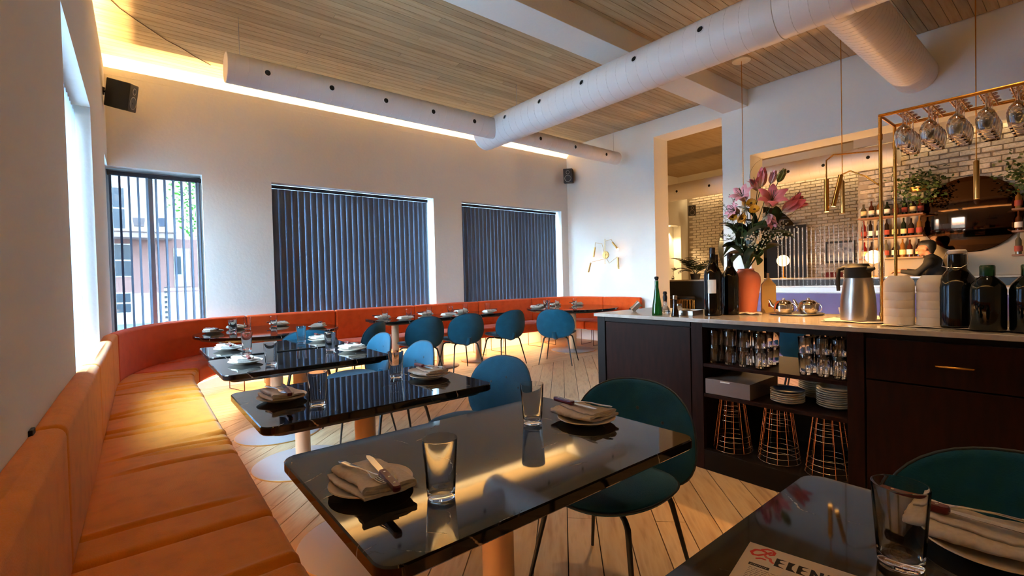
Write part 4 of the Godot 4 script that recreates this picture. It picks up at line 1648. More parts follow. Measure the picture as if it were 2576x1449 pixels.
func part_lathe(o: Node3D, called: String, prof: Array, m: Material, seg := 24) -> MeshInstance3D:
	var b := MB.new()
	b.lathe(prof, seg)
	return obj(called, b, m, o)

func build_bar_things() -> void:
	var o: Node3D
	var b: MB
	var glossy := mat(Color(0.018, 0.013, 0.010), 0.06)
	# small bottles at the counter end
	o = turned("green_bottle", "slim green glass bottle with stopper at the counter end", "bottle", [Vector2(0, 0), Vector2(0.034, 0), Vector2(0.037, 0.004), Vector2(0.037, 0.03), Vector2(0.032, 0.07), Vector2(0.02, 0.15), Vector2(0.0135, 0.2), Vector2(0.0135, 0.25), Vector2(0, 0.25)], M.bottle_green, Vector3(2.96, CT, -1.995))
	part_lathe(o, "stopper", [Vector2(0.012, 0.251), Vector2(0.012, 0.262), Vector2(0.016, 0.266), Vector2(0.014, 0.279), Vector2(0, 0.281)], M.blacksat)
	o = turned("oil_bottle", "short clear glass bottle with dark stopper beside the green bottle", "bottle", [Vector2(0, 0), Vector2(0.036, 0), Vector2(0.04, 0.006), Vector2(0.03, 0.03), Vector2(0.015, 0.06), Vector2(0.0145, 0.09), Vector2(0, 0.09)], M.clear, Vector3(3.17, CT, -2.065))
	part_lathe(o, "stopper", [Vector2(0.014, 0.091), Vector2(0.017, 0.12), Vector2(0.012, 0.14), Vector2(0.016, 0.148), Vector2(0.013, 0.163), Vector2(0, 0.165)], M.blacksat)
	o = turned("bitters_bottle", "short brown glass bottle standing before the clear jar", "bottle", [Vector2(0, 0), Vector2(0.024, 0), Vector2(0.027, 0.004), Vector2(0.018, 0.05), Vector2(0.014, 0.09), Vector2(0.014, 0.12), Vector2(0, 0.12)], mat(Color(0.10, 0.04, 0.025), 0.12), Vector3(2.94, CT, -1.838))
	part_lathe(o, "cap", [Vector2(0.0155, 0.121), Vector2(0.0155, 0.145), Vector2(0, 0.147)], M.steel_brushed)
	o = turned("spice_jar", "small clear jar beside the garnish tray", "jar", [Vector2(0, 0), Vector2(0.024, 0), Vector2(0.025, 0.004), Vector2(0.025, 0.05), Vector2(0.018, 0.06), Vector2(0, 0.06)], M.clear, Vector3(3.16, CT, -1.943))
	part_lathe(o, "lid", [Vector2(0.021, 0.061), Vector2(0.021, 0.073), Vector2(0, 0.075)], M.steel_brushed)
	# tilted jigger
	o = thing("steel_jigger", "tilted steel jigger lying at the counter end", "jigger", Vector3(3.19, CT + 0.03, -2.36))
	o.rotation = Vector3(deg_to_rad(48), deg_to_rad(40), 0)
	part_lathe(o, "cup", [Vector2(0.012, -0.03), Vector2(0.028, -0.028), Vector2(0.024, 0.0), Vector2(0.03, 0.055), Vector2(0.028, 0.055), Vector2(0.022, 0.004), Vector2(0, 0.002)], M.steel_brushed)
	# garnish tray
	o = thing("garnish_tray", "steel garnish tray with lidded wells before the dark bottles", "tray", Vector3(3.10, CT, -1.81), 0.12)
	b = MB.new()
	b.bx(-0.09, 0.09, 0.0, 0.006, -0.05, 0.05, 0.002)
	b.bx(-0.09, 0.09, 0.006, 0.035, -0.05, -0.045, 0.001)
	b.bx(-0.09, 0.09, 0.006, 0.035, 0.045, 0.05, 0.001)
	b.bx(-0.09, -0.085, 0.006, 0.035, -0.045, 0.045, 0.001)
	b.bx(0.085, 0.09, 0.006, 0.035, -0.045, 0.045, 0.001)
	obj("tray", b, M.steel_brushed, o)
	for k in 3:
		b = MB.new()
		b.bx(-0.08 + k * 0.055, -0.03 + k * 0.055, 0.007, 0.03, -0.04, 0.04, 0.003)
		obj("lid", b, M.clear if k == 1 else M.ceramic, o)
	# magnum bottles
	var mag := [Vector2(0, 0), Vector2(0.05, 0), Vector2(0.056, 0.006), Vector2(0.056, 0.27), Vector2(0.05, 0.30), Vector2(0.03, 0.335), Vector2(0.02, 0.36), Vector2(0.0175, 0.45), Vector2(0, 0.45)]
	var lab := ["tall dark wine bottle with a pale label, left of the coral vase", "dark wine bottle standing behind the labelled bottle", "dark wine bottle touching the coral vase"]
	var pos := [Vector3(3.13, CT, -1.662), Vector3(3.33, CT, -1.745), Vector3(3.275, CT, -1.61)]
	for k in 3:
		o = turned("wine_bottle", lab[k], "bottle", mag, glossy, pos[k], 32, "dark bottles beside the vase")
		o.scale = Vector3(1, [1.04, 0.95, 0.95][k], 1)
		part_lathe(o, "cork", [Vector2(0.0185, 0.40), Vector2(0.019, 0.452), Vector2(0, 0.454)], mat(Color(0.12, 0.05, 0.04), 0.5))
	var lb := MB.new()
	var rows := []
	for i in 9:
		var a := deg_to_rad(130.0 + i * 7.0)
		rows.append([Vector3(cos(a) * 0.0566, 0.15, sin(a) * 0.0566), Vector3(cos(a) * 0.0566, 0.24, sin(a) * 0.0566)])
	lb.grid(rows)
	obj("label", lb, M.paper, get_node("wine_bottle"))
	# vase
	o = turned("coral_vase", "glossy coral ceramic vase holding the lilies on the counter", "vase", [Vector2(0, 0), Vector2(0.06, 0), Vector2(0.064, 0.004), Vector2(0.074, 0.08), Vector2(0.088, 0.17), Vector2(0.095, 0.23), Vector2(0.093, 0.262), Vector2(0.08, 0.288), Vector2(0.058, 0.302), Vector2(0.052, 0.31), Vector2(0.054, 0.318), Vector2(0.050, 0.320), Vector2(0.046, 0.312), Vector2(0.05, 0.302), Vector2(0.076, 0.282), Vector2(0.086, 0.24), Vector2(0.06, 0.02), Vector2(0, 0.015)], M.vase, Vector3(3.437, CT, -1.575), 48)
	cloth("folded_cloth", "crumpled beige cloth at the foot of the coral vase", Vector3(3.33, CT, -1.52), 0.3, 0.085, 0.05)
	# carton
	o = thing("drink_carton", "cream gable-top drink carton behind the coral vase", "carton", Vector3(3.57, CT, -1.48), 0.5)
	b = MB.new()
	b.bx(-0.045, 0.045, 0.0, 0.20, -0.045, 0.045, 0.002)
	obj("box", b, M.carton, o)
	b = MB.new()
	b.q(Vector3(-0.045, 0.20, -0.045), Vector3(0.045, 0.20, -0.045), Vector3(0.045, 0.255, 0), Vector3(-0.045, 0.255, 0), Vector3(0, 0.5, -1))
	b.q(Vector3(-0.045, 0.20, 0.045), Vector3(0.045, 0.20, 0.045), Vector3(0.045, 0.255, 0), Vector3(-0.045, 0.255, 0), Vector3(0, 0.5, 1))
	b.q(Vector3(-0.045, 0.2, -0.045), Vector3(-0.045, 0.2, 0.045), Vector3(-0.045, 0.255, 0.001), Vector3(-0.045, 0.255, -0.001), Vector3(-1, 0, 0))
	b.q(Vector3(0.045, 0.2, -0.045), Vector3(0.045, 0.2, 0.045), Vector3(0.045, 0.255, 0.001), Vector3(0.045, 0.255, -0.001), Vector3(1, 0, 0))
	b.bx(-0.045, 0.045, 0.25, 0.285, -0.003, 0.003, 0.001)
	obj("gable", b, M.carton, o)
	b = MB.new()
	b.bx(-0.0462, -0.0452, 0.045, 0.07, -0.005, 0.025)
	obj("red_mark", b, mat(Color(0.5, 0.12, 0.08), 0.6), o)
	# teapots on a tray
	part_tray()
	teapot("steel teapot on the round tray, spout toward the carton", Vector3(3.46, CT + 0.012, -1.335), deg_to_rad(80))
	teapot("steel teapot on the round tray, handle toward the coffee flask", Vector3(3.55, CT + 0.012, -1.215), deg_to_rad(75))
	# coffee flask
	cloth("white_cloth", "flat white cloth under the steel coffee flask", Vector3(3.21, CT, -0.85), 0.1, 0.15, 0.14, 0.3)
	o = turned("coffee_flask", "brushed steel coffee flask with black lid and handle", "flask", [Vector2(0, 0), Vector2(0.082, 0), Vector2(0.085, 0.004), Vector2(0.085, 0.05), Vector2(0.082, 0.12), Vector2(0.066, 0.24), Vector2(0, 0.24)], M.steel_brushed, Vector3(3.208, CT + 0.006, -0.845), 48)
	part_lathe(o, "lid", [Vector2(0.062, 0.241), Vector2(0.063, 0.30), Vector2(0.056, 0.306), Vector2(0.05, 0.32), Vector2(0, 0.322)], M.blacksat, 36)
	b = MB.new()
	b.tube([Vector3(0.05, 0.29, -0.035), Vector3(0.04, 0.30, -0.075), Vector3(0.03, 0.29, -0.102), Vector3(0.03, 0.22, -0.106), Vector3(0.03, 0.165, -0.104)], [0.014, 0.014, 0.013, 0.012, 0.009], 10)
	obj("handle", b, M.blacksat, o)
	b = MB.new()
	b.tube([Vector3(-0.02, 0.285, 0.05), Vector3(-0.03, 0.292, 0.085)], [0.022, 0.008], 10)
	obj("spout", b, M.blacksat, o)
	# stacks of white cups, upside down
	var cup := MB.new()
	cup.lathe([Vector2(0.058, 0.0), Vector2(0.064, 0.0), Vector2(0.0645, 0.003), Vector2(0.0635, 0.045), Vector2(0.060, 0.058), Vector2(0.043, 0.078), Vector2(0.041, 0.082), Vector2(0, 0.082)], 36)
	var cm := cup.mesh()
	for s in 2:
		for k in 5:
			var c := inst("white_cup", cm, M.ceramic, self, Vector3(3.09, CT + 0.006 + k * 0.042, -0.638 + s * 0.135))
			tag(c, "upturned white cup, %s, in the stack beside the %s" % [["bottom one", "second from bottom", "middle one", "second from top", "topmost"][k], "brass post" if s == 0 else "swing-top bottle"], "cup", "cups stacked by the brass post" if s == 0 else "cups stacked by the swing-top bottle")
	# wavy paper runner
	b = MB.new()
	var top := []
	for i in 60:
		var z := lerpf(-0.70, 0.35, i / 59.0)
		var r := []
		for j in 8:
			var x := lerpf(3.0, 3.22, j / 7.0) + 0.01 * sin(z * 40.0)
			r.append(Vector3(x, CT + 0.002 + 0.004 * (0.5 + 0.5 * sin(z * 46.0 + j * 0.2)) * (1.0 - j / 9.0), z))
		top.append(r)
	b.grid(top, false, true)
	tag(obj("paper_runner", b, M.paper, self), "wavy white paper under the cups and large bottles", "paper")
	# swing-top and large green bottles
	var big := [Vector2(0, 0), Vector2(0.07, 0), Vector2(0.075, 0.006), Vector2(0.075, 0.19), Vector2(0.068, 0.225), Vector2(0.045, 0.26), Vector2(0.036, 0.275), Vector2(0.034, 0.345), Vector2(0, 0.345)]
	o = turned("swing_top_bottle", "large dark swing-top bottle with wire bail and white cap", "bottle", big, mat(Color(0.015, 0.02, 0.022), 0.07), Vector3(3.085, CT + 0.008, -0.415), 40)
	part_lathe(o, "cap", [Vector2(0.022, 0.346), Vector2(0.034, 0.35), Vector2(0.036, 0.362), Vector2(0.03, 0.368), Vector2(0, 0.37)], M.ceramic)
	b = MB.new()
	b.tube([Vector3(-0.012, 0.358, -0.036), Vector3(-0.02, 0.33, -0.044), Vector3(-0.026, 0.29, -0.05), Vector3(-0.034, 0.282, -0.02), Vector3(-0.036, 0.282, 0.02), Vector3(-0.022, 0.30, 0.042), Vector3(-0.01, 0.358, 0.036)], 0.0018, 6)
	obj("wire_bail", b, M.steel, o)
	var gb := [Vector2(0, 0), Vector2(0.058, 0), Vector2(0.062, 0.006), Vector2(0.062, 0.18), Vector2(0.056, 0.205), Vector2(0.034, 0.232), Vector2(0.0255, 0.24), Vector2(0.0255, 0.285), Vector2(0.022, 0.289), Vector2(0, 0.289)]
	var green := mat(Color(0.012, 0.035, 0.032), 0.07)
	for k in 3:
		o = turned("green_shoulder_bottle", ["dark green bottle with green neck beside the swing-top bottle", "dark green bottle with green neck, second from the swing-top bottle", "dark green bottle with green neck, third from the swing-top bottle"][k], "bottle", gb, green, Vector3(2.985 + 0.018 * k, CT + 0.008, -0.302 + k * 0.126), 36)
		part_lathe(o, "neck_foil", [Vector2(0.0262, 0.243), Vector2(0.0262, 0.284), Vector2(0.0225, 0.2897), Vector2(0, 0.290)], mat(Color(0.02, 0.22, 0.11), 0.2))
	# sugar packets behind the flask
	b = MB.new()
	for k in 5: b.box(Vector3(0.0, 0.032, -0.02 + k * 0.01), Vector3(0.05, 0.06, 0.003), 0.0, Basis(Vector3.RIGHT, 0.12 * (k - 2)))
	o = thing("packet_holder", "small glass holder of white packets behind the coffee flask", "packet holder", Vector3(3.42, CT, -0.965), 0.9)
	obj("packets", b, M.paper, o)
	b = MB.new()
	b.bx(-0.032, 0.032, 0.0, 0.004, -0.04, 0.04, 0.001)
	obj("dish", b, M.clear, o)

func cloth(called: String, label: String, pos: Vector3, turn: float, w: float, d: float, amp := 1.0) -> void:
	var f := FastNoiseLite.new()
	f.seed = int(pos.x * 1000)
	f.frequency = 12.0
	var top := []
	var bot := []
	for i in 25:
		var a := []
		var c := []
		for j in 17:
			var u := -1.0 + 2.0 * i / 24.0
			var v := -1.0 + 2.0 * j / 16.0
			var x := d * v * (1 + 0.12 * sin(u * 4.0))
			var z := w * u * (1 + 0.10 * cos(v * 5.0))
			var y := 0.004 + amp * (0.010 * (0.5 + 0.5 * sin(u * 7.0 + v * 4.0)) + 0.008 * absf(f.get_noise_2d(x, z)))
			a.append(Vector3(x, y, z))
			c.append(Vector3(x, 0.0005, z))
		top.append(a)
		bot.append(c)
	var b := MB.new()
	b.grid(top, false, true)
	b.grid(bot, false, false)
	tag(obj(called, b, M.linen, self, pos, Basis(Vector3.UP, turn)), label, "cloth")

func part_tray() -> void:
	var b := MB.new()
	b.lathe([Vector2(0, 0), Vector2(0.15, 0), Vector2(0.165, 0.008), Vector2(0.163, 0.011), Vector2(0.148, 0.005), Vector2(0, 0.005)], 48)
	tag(obj("round_tray", b, M.steel_brushed, self, Vector3(3.505, CT, -1.275)), "round metal tray under the two steel teapots", "tray")

func teapot(label: String, pos: Vector3, turn: float) -> void:
	var o := thing("steel_teapot", label, "teapot", pos - Vector3(0, 0.006, 0), turn)
	part_lathe(o, "body", [Vector2(0, 0), Vector2(0.045, 0), Vector2(0.058, 0.012), Vector2(0.062, 0.035), Vector2(0.058, 0.065), Vector2(0.05, 0.078), Vector2(0, 0.078)], M.chrome, 36)
	part_lathe(o, "lid", [Vector2(0.048, 0.0785), Vector2(0.04, 0.088), Vector2(0.01, 0.093), Vector2(0.008, 0.1), Vector2(0.01, 0.106), Vector2(0, 0.108)], M.chrome, 30)
	var b := MB.new()
	b.tube([Vector3(0.05, 0.035, 0), Vector3(0.08, 0.05, 0), Vector3(0.10, 0.085, 0), Vector3(0.108, 0.09, 0)], [0.017, 0.013, 0.008, 0.006], 10)
	obj("spout", b, M.chrome, o)
	b = MB.new()
	var h := []
	for k in 11:
		var a := -PI / 2 + PI * k / 10.0
		h.append(Vector3(-0.055 - 0.035 * cos(a), 0.042 + 0.03 * sin(a), 0))
	b.tube(h, 0.0035, 8)
	obj("handle", b, M.chrome, o)

# ---------------------------------------------------------------- bouquet
func petal_mesh(L: float, W: float, t0: float, t1: float, base: Color, mid: Color, tip: Color, ruffle := 0.0) -> ArrayMesh:
	var rows := []
	var p := Vector2.ZERO
	var prev := 0.0
	for i in 13:
		var t := i / 12.0
		var th := lerpf(t0, t1, t * t)
		p += Vector2(sin(th), cos(th)) * L * (t - prev)
		prev = t
		var w := W * pow(sin(PI * clampf(0.06 + 0.93 * pow(t, 0.85), 0, 1)), 0.8)
		var r := []
		for j in 9:
			var s := -1.0 + j / 4.0
			var cup := -0.35 * w * s * s * (1.0 - t * 0.7) + ruffle * sin(t * 14.0 + j) * absf(s) * w
			r.append(Vector3(p.x - cup * cos(th), p.y + cup * sin(th), s * w))
		rows.append(r)
	var b := MB.new()
	b.use_col = true
	b.grid(rows)
	for i in 13:
		var t := i / 12.0
		var c := base.lerp(mid, clampf(t / 0.45, 0, 1)) if t < 0.45 else mid.lerp(tip, (t - 0.45) / 0.55)
		for j in 9: b.col[i * 9 + j] = c.lerp(Color(1, 0.85, 0.85), 0.35 * maxf(0.0, absf(-1.0 + j / 4.0) - 0.5)).srgb_to_linear()
	return b.mesh()

func aim(dir: Vector3, spin := 0.0) -> Basis:
	var y := dir.normalized()
	var x := y.cross(Vector3.UP if absf(y.y) < 0.95 else Vector3.RIGHT).normalized()
	return Basis(x, y, x.cross(y)) * Basis(Vector3.UP, spin)

func lily(o: Node3D, pos: Vector3, dir: Vector3, sz: float, open: float, c: Array, called := "lily") -> void:
	var pm := petal_mesh(0.135 * sz, 0.030 * sz, 0.16, open, c[0], c[1], c[2], 0.12)
	var n := Node3D.new()
	n.name = called
	o.add_child(n, true)
	n.transform = Transform3D(aim(dir, 0.4), pos)
	for k in 6: inst("petal", pm, M.petal, n, Vector3(0, 0.002 * (k % 2), 0), Basis(Vector3.UP, TAU * k / 6.0))
	var b := MB.new()
	for k in 6:
		var a := TAU * (k + 0.5) / 6.0
		b.tube([Vector3(0, 0.02, 0), Vector3(cos(a) * 0.012, 0.07 * sz, sin(a) * 0.012), Vector3(cos(a) * 0.028, 0.105 * sz, sin(a) * 0.028)], 0.0012, 5)
	b.tube([Vector3.ZERO, Vector3(0, 0.12 * sz, 0)], [0.003, 0.002], 5)
	obj("stamens", b, M.stem, n)

func leaf_mesh(L: float, W: float, bend: float) -> ArrayMesh:
	var rows := []
	for i in 11:
		var t := i / 10.0
		var w := W * pow(sin(PI * clampf(0.03 + 0.95 * t, 0, 1)), 0.9)
		var r := []
		for j in 5:
			var s := -1.0 + j * 0.5
			r.append(Vector3(s * w, L * t * cos(bend * t), L * t * sin(bend * t) + 0.22 * w * absf(s)))
		rows.append(r)
	var b := MB.new()
	b.grid(rows)
	return b.mesh()

func build_bouquet() -> void:
	rng.seed = 33
	var o := thing("lily_bouquet", "bouquet of pink lilies, yellow daisies and baby's breath in the coral vase", "bouquet")
	var V := func(px: float, py: float, dx := 0.0) -> Vector3: return at(px, py, 0, 3.44 + dx)
	var root := Vector3(3.437, CT + 0.30, -1.575)
	var pink := [Color(0.90, 0.86, 0.68), Color(0.92, 0.58, 0.60), Color(0.88, 0.42, 0.48)]
	var pale := [Color(0.92, 0.88, 0.82), Color(0.92, 0.72, 0.76), Color(0.88, 0.58, 0.66)]
	var deep := [Color(0.90, 0.70, 0.56), Color(0.90, 0.48, 0.48), Color(0.84, 0.34, 0.38)]
	var heads := []
	var toC := (EYE - root).normalized()
	var side := Vector3.UP.cross(toC).normalized()       # to the right in the picture
	var F := func(p: Vector3, d: Vector3, sz: float, op: float, c: Array, nm := "lily") -> void:
		lily(o, p, d, sz, op, c, nm)
		heads.append(p)
	F.call(V.call(1938, 520, -0.03), toC * 0.75 + Vector3.UP * 0.55 + side * 0.1, 1.30, 1.75, pink)
	F.call(V.call(1968, 530, 0.02), side * 1.0 + Vector3.UP * 0.55 + toC * 0.15, 1.20, 0.75, deep)
	F.call(V.call(1875, 505, 0.0), toC * 0.8 + Vector3.UP * 0.7 - side * 0.35, 1.05, 1.9, pale)
	F.call(V.call(1905, 480, 0.05), Vector3.UP * 0.9 - side * 0.2 + toC * 0.2, 0.85, 1.2, pink)
	F.call(V.call(1860, 535, 0.03), -side * 0.7 + Vector3.UP * 0.3 + toC * 0.6, 0.85, 1.8, pale)
	F.call(V.call(1936, 540, -0.05), Vector3.DOWN * 0.55 + toC * 0.5 + side * 0.1, 0.85, 0.45, pale, "hanging_lily")
	F.call(V.call(1914, 470, 0.03), Vector3(0, 1, 0) + side * 0.12, 1.0, 0.12, pink, "lily_bud")
	F.call(V.call(1938, 462, 0.06), Vector3(0, 1, 0) + side * 0.35, 0.7, 0.12, pale, "lily_bud")
	var gbud := [Color(0.50, 0.52, 0.24), Color(0.48, 0.52, 0.22), Color(0.55, 0.50, 0.26)]
	F.call(V.call(1957, 458, 0.05), Vector3(0, 1, 0) + side * 0.5, 0.72, 0.1, gbud, "lily_bud")
	# yellow daisies
	for e in [[1842, 548, -0.02], [1868, 552, -0.05], [1898, 528, -0.06], [1890, 512, 0.0]]:
		var n := Node3D.new()
		n.name = "yellow_daisy"
		o.add_child(n, true)
		var p: Vector3 = V.call(e[0], e[1], e[2])
		n.transform = Transform3D(aim(toC * 0.8 + Vector3(rng.randf_range(-0.4, 0.4), 0.5, rng.randf_range(-0.4, 0.4))), p)
		var b := MB.new()
		for ring in 2:
			for k in 14:
				var a := TAU * k / 14.0 + ring * 0.2
				var d := Vector3(cos(a), 0.25 + 0.4 * ring, sin(a)).normalized()
				var s := Vector3(-sin(a), 0, cos(a)) * 0.006
				b.q(d * 0.006 + s * 0.5, d * 0.034 + s, d * 0.038 - s, d * 0.006 - s * 0.5, Vector3.UP)
		obj("petals", b, M.yellow, n)
		b = MB.new()
		b.lathe([Vector2(0.010, 0.0), Vector2(0.009, 0.007), Vector2(0, 0.010)], 12)
		obj("eye", b, mat(Color(0.35, 0.22, 0.05), 0.8), n)
		heads.append(p)
	# white chrysanthemum between
	for e in [[1872, 525, -0.05], [1925, 545, -0.07]]:
		var b := MB.new()
		for k in 60:
			var d := Vector3(rng.randf_range(-1, 1), rng.randf_range(-0.1, 1), rng.randf_range(-1, 1)).normalized()
			var s := d.cross(Vector3(0.3, 0.2, 0.9)).normalized() * 0.005
			b.q(d * 0.008 - s, d * 0.008 + s, d * 0.03 + s, d * 0.03 - s, d.cross(s))
		obj("white_chrysanthemum", b, M.white_bloom, o, V.call(e[0], e[1], e[2]), aim(toC))
	# baby's breath
	for e in [[1962, 575, -0.04, 26, 60], [1900, 603, -0.08, 26, 70], [1940, 590, -0.05, 20, 40]]:
		var b := MB.new()
		var c: Vector3 = V.call(e[0], e[1], e[2])
		for k in e[4]:
			var q: Vector3 = V.call(e[0] + rng.randfn(0, e[3] * 0.6), e[1] + rng.randfn(0, e[3] * 0.5), e[2] + rng.randfn(0, 0.02))
			b.lathe([Vector2(0, -0.006), Vector2(0.0055, -0.002), Vector2(0.0055, 0.002), Vector2(0, 0.006)], 5, Transform3D(Basis(), q))
		obj("baby_breath", b, M.white_bloom, o).set_meta("kind", "stuff")
		heads.append(c)
	# stems
	for h in heads:
		var b := MB.new()
		var m: Vector3 = root.lerp(h, 0.5) + Vector3(rng.randf_range(-0.02, 0.02), 0.02, rng.randf_range(-0.02, 0.02))
		b.tube([root - Vector3(0, 0.12, 0), root + (h - root) * 0.08, m, h], [0.0035, 0.0035, 0.003, 0.0025], 6)
		obj("stem", b, M.stem, o)
	# leaves
	var lm := [leaf_mesh(0.17, 0.034, 0.9), leaf_mesh(0.13, 0.042, 0.6), leaf_mesh(0.20, 0.022, 1.2)]
	for k in 46:
		var px := rng.randf_range(1846, 1945)
		var py := rng.randf_range(560, 668)
		var p: Vector3 = V.call(lerpf(1880, px, clampf((690 - py) / 110.0, 0.2, 1)), py, rng.randf_range(-0.08, 0.08))
		var d: Vector3 = (p - root).normalized() + Vector3(rng.randf_range(-0.6, 0.6), rng.randf_range(-0.5, 0.6), rng.randf_range(-0.6, 0.6))
		inst("leaf", lm[k % 3], M.leaf if k % 4 else M.leaf2, o, p, aim(d, rng.randf() * TAU))
	for e in [[1850, 590, -0.3, -1.2], [1968, 545, 0.9, -0.3], [1900, 470, -0.5, 0.9]]:
		inst("leaf", lm[2], M.leaf, o, V.call(e[0], e[1]), aim(side * e[2] + Vector3.UP * e[3] * 0.4, 0.0))
	# wispy twigs
	for k in 9:
		var b := MB.new()
		var e: Vector3 = V.call(1818 + rng.randf_range(-6, 22), 492 + k * 14 + rng.randf_range(-5, 5), rng.randf_range(-0.05, 0.05))
		var s: Vector3 = V.call(1862, 580 + k * 5, 0)
		var mid := s.lerp(e, 0.55) + Vector3(0, 0.015, 0)
		b.tube([s, mid, e], [0.0016, 0.0012, 0.0006], 5)
		for j in 14:
			var q := mid.lerp(e, j / 13.0)
			var d := Vector3(rng.randf_range(-1, 1), rng.randf_range(-0.2, 1), rng.randf_range(-1, 1)).normalized() * 0.022
			b.tube([q, q + d], [0.0009, 0.0016], 4)
		obj("twig", b, mat(Color(0.28, 0.28, 0.22), 0.8) if k == 0 else M.stem, o)

# ---------------------------------------------------------------- brass glass rack on the bar
func build_rack() -> void:
	var x0 := 3.203
	var x1 := 3.50
	var y := 2.118
	var z0 := -0.735
	var z1 := 0.62
	var o := thing("glass_rack", "brass glass rack standing on the stone countertop", "glass rack")
	var b: MB
	for p in [[x0, z0], [x1, z0], [x0, z1], [x1, z1]]:
		b = MB.new()
		b.cyl(Vector3(p[0], CT, p[1]), Vector3(p[0], y - 0.006, p[1]), 0.0085, 14)
		b.cyl(Vector3(p[0], CT + 0.03, p[1]), Vector3(p[0], CT + 0.055, p[1]), 0.0115, 14)
		b.cyl(Vector3(p[0], y - 0.13, p[1]), Vector3(p[0], y - 0.10, p[1]), 0.0110, 14)
		obj("post", b, M.brass, o)
	b = MB.new()
	for x in [x0, x1]: b.cyl(Vector3(x, y, z0 - 0.006), Vector3(x, y, z1 + 0.006), 0.0085, 12)
	for z in [z0, z1]: b.cyl(Vector3(x0, y, z), Vector3(x1, y, z), 0.0085, 12)
	obj("top_frame", b, M.brass, o)
	var slots := []
	for k in 12: slots.append(-0.645 + k * 0.105)
	for z in slots:
		for s in [-0.019, 0.019]:
			b = MB.new()
			b.cyl(Vector3(x0, y - 0.004, z + s), Vector3(x1, y - 0.004, z + s), 0.0038, 8)
			obj("crossbar", b, M.brass, o)
	# wine glasses hung by the foot
	var g := MB.new()
	g.lathe([Vector2(0, 0.015), Vector2(0.006, 0.013), Vector2(0.034, 0.0105), Vector2(0.0345, 0.009), Vector2(0.034, 0.0075), Vector2(0.008, 0.005), Vector2(0.0042, 0.0), Vector2(0.0036, -0.03), Vector2(0.0042, -0.062), Vector2(0.014, -0.071), Vector2(0.030, -0.088), Vector2(0.0385, -0.115), Vector2(0.0385, -0.135), Vector2(0.034, -0.165), Vector2(0.029, -0.19), Vector2(0.0278, -0.1905), Vector2(0.0325, -0.165), Vector2(0.0370, -0.135), Vector2(0.0370, -0.115), Vector2(0.0285, -0.0895), Vector2(0.012, -0.0735), Vector2(0, -0.071)].map(func(p): return p), 32, Transform3D(), 60.0)
	# the profile runs downward on the outside, so turn it inside out
	var gm := g.mesh()
	for i in 8:
		for j in 4:
			var w := inst("wine_glass", gm, M.clear, self, Vector3(x0 + 0.045 + j * 0.071, y + 0.002, slots[i]))
			tag(w, "clear wine glass hanging in the %s rack slot from the arm lamps" % ["first", "second", "third", "fourth", "fifth", "sixth", "seventh", "eighth"][i], "wine glass", "wine glasses hanging in rack slot %d" % (i + 1))
	# two small lamps on bent arms
	var bulb := glow(Color(1.0, 0.72, 0.38), 5.0)
	for e in [[Vector3(x0, 1.93, z0), Vector3(x0, 1.955, -0.955), Vector3(x0, 1.93, -0.992), Vector3(x0, 1.82, -0.993), Vector3(x0, 1.63, -0.993), "brass lamp hanging straight down on a bent arm of the rack"], [Vector3(x0, 1.735, z0), Vector3(x0, 1.80, -0.80), Vector3(x0 + 0.02, 1.85, -0.88), Vector3(x0 + 0.02, 1.835, -0.925), Vector3(x0 + 0.02, 1.66, -0.965), "brass lamp tilted on a jointed arm of the rack"]]:
		o = thing("arm_lamp", e[5], "lamp")
		b = MB.new()
		b.tube([e[0], e[1], e[2], e[3]], 0.0042, 8)
		obj("arm", b, M.brass, o)
		b = MB.new()
		b.cyl(e[3], e[4], 0.0125, 18)
		obj("shade", b, M.brass, o)
		b = MB.new()
		var d: Vector3 = (e[4] - e[3]).normalized()
		b.cyl(e[4], e[4] + d * 0.003, 0.0105, 16)
		obj("bulb", b, bulb, o)
		spot(e[4] + d * 0.012, d, Color(1.0, 0.72, 0.40), 0.5, 45, 0.01)

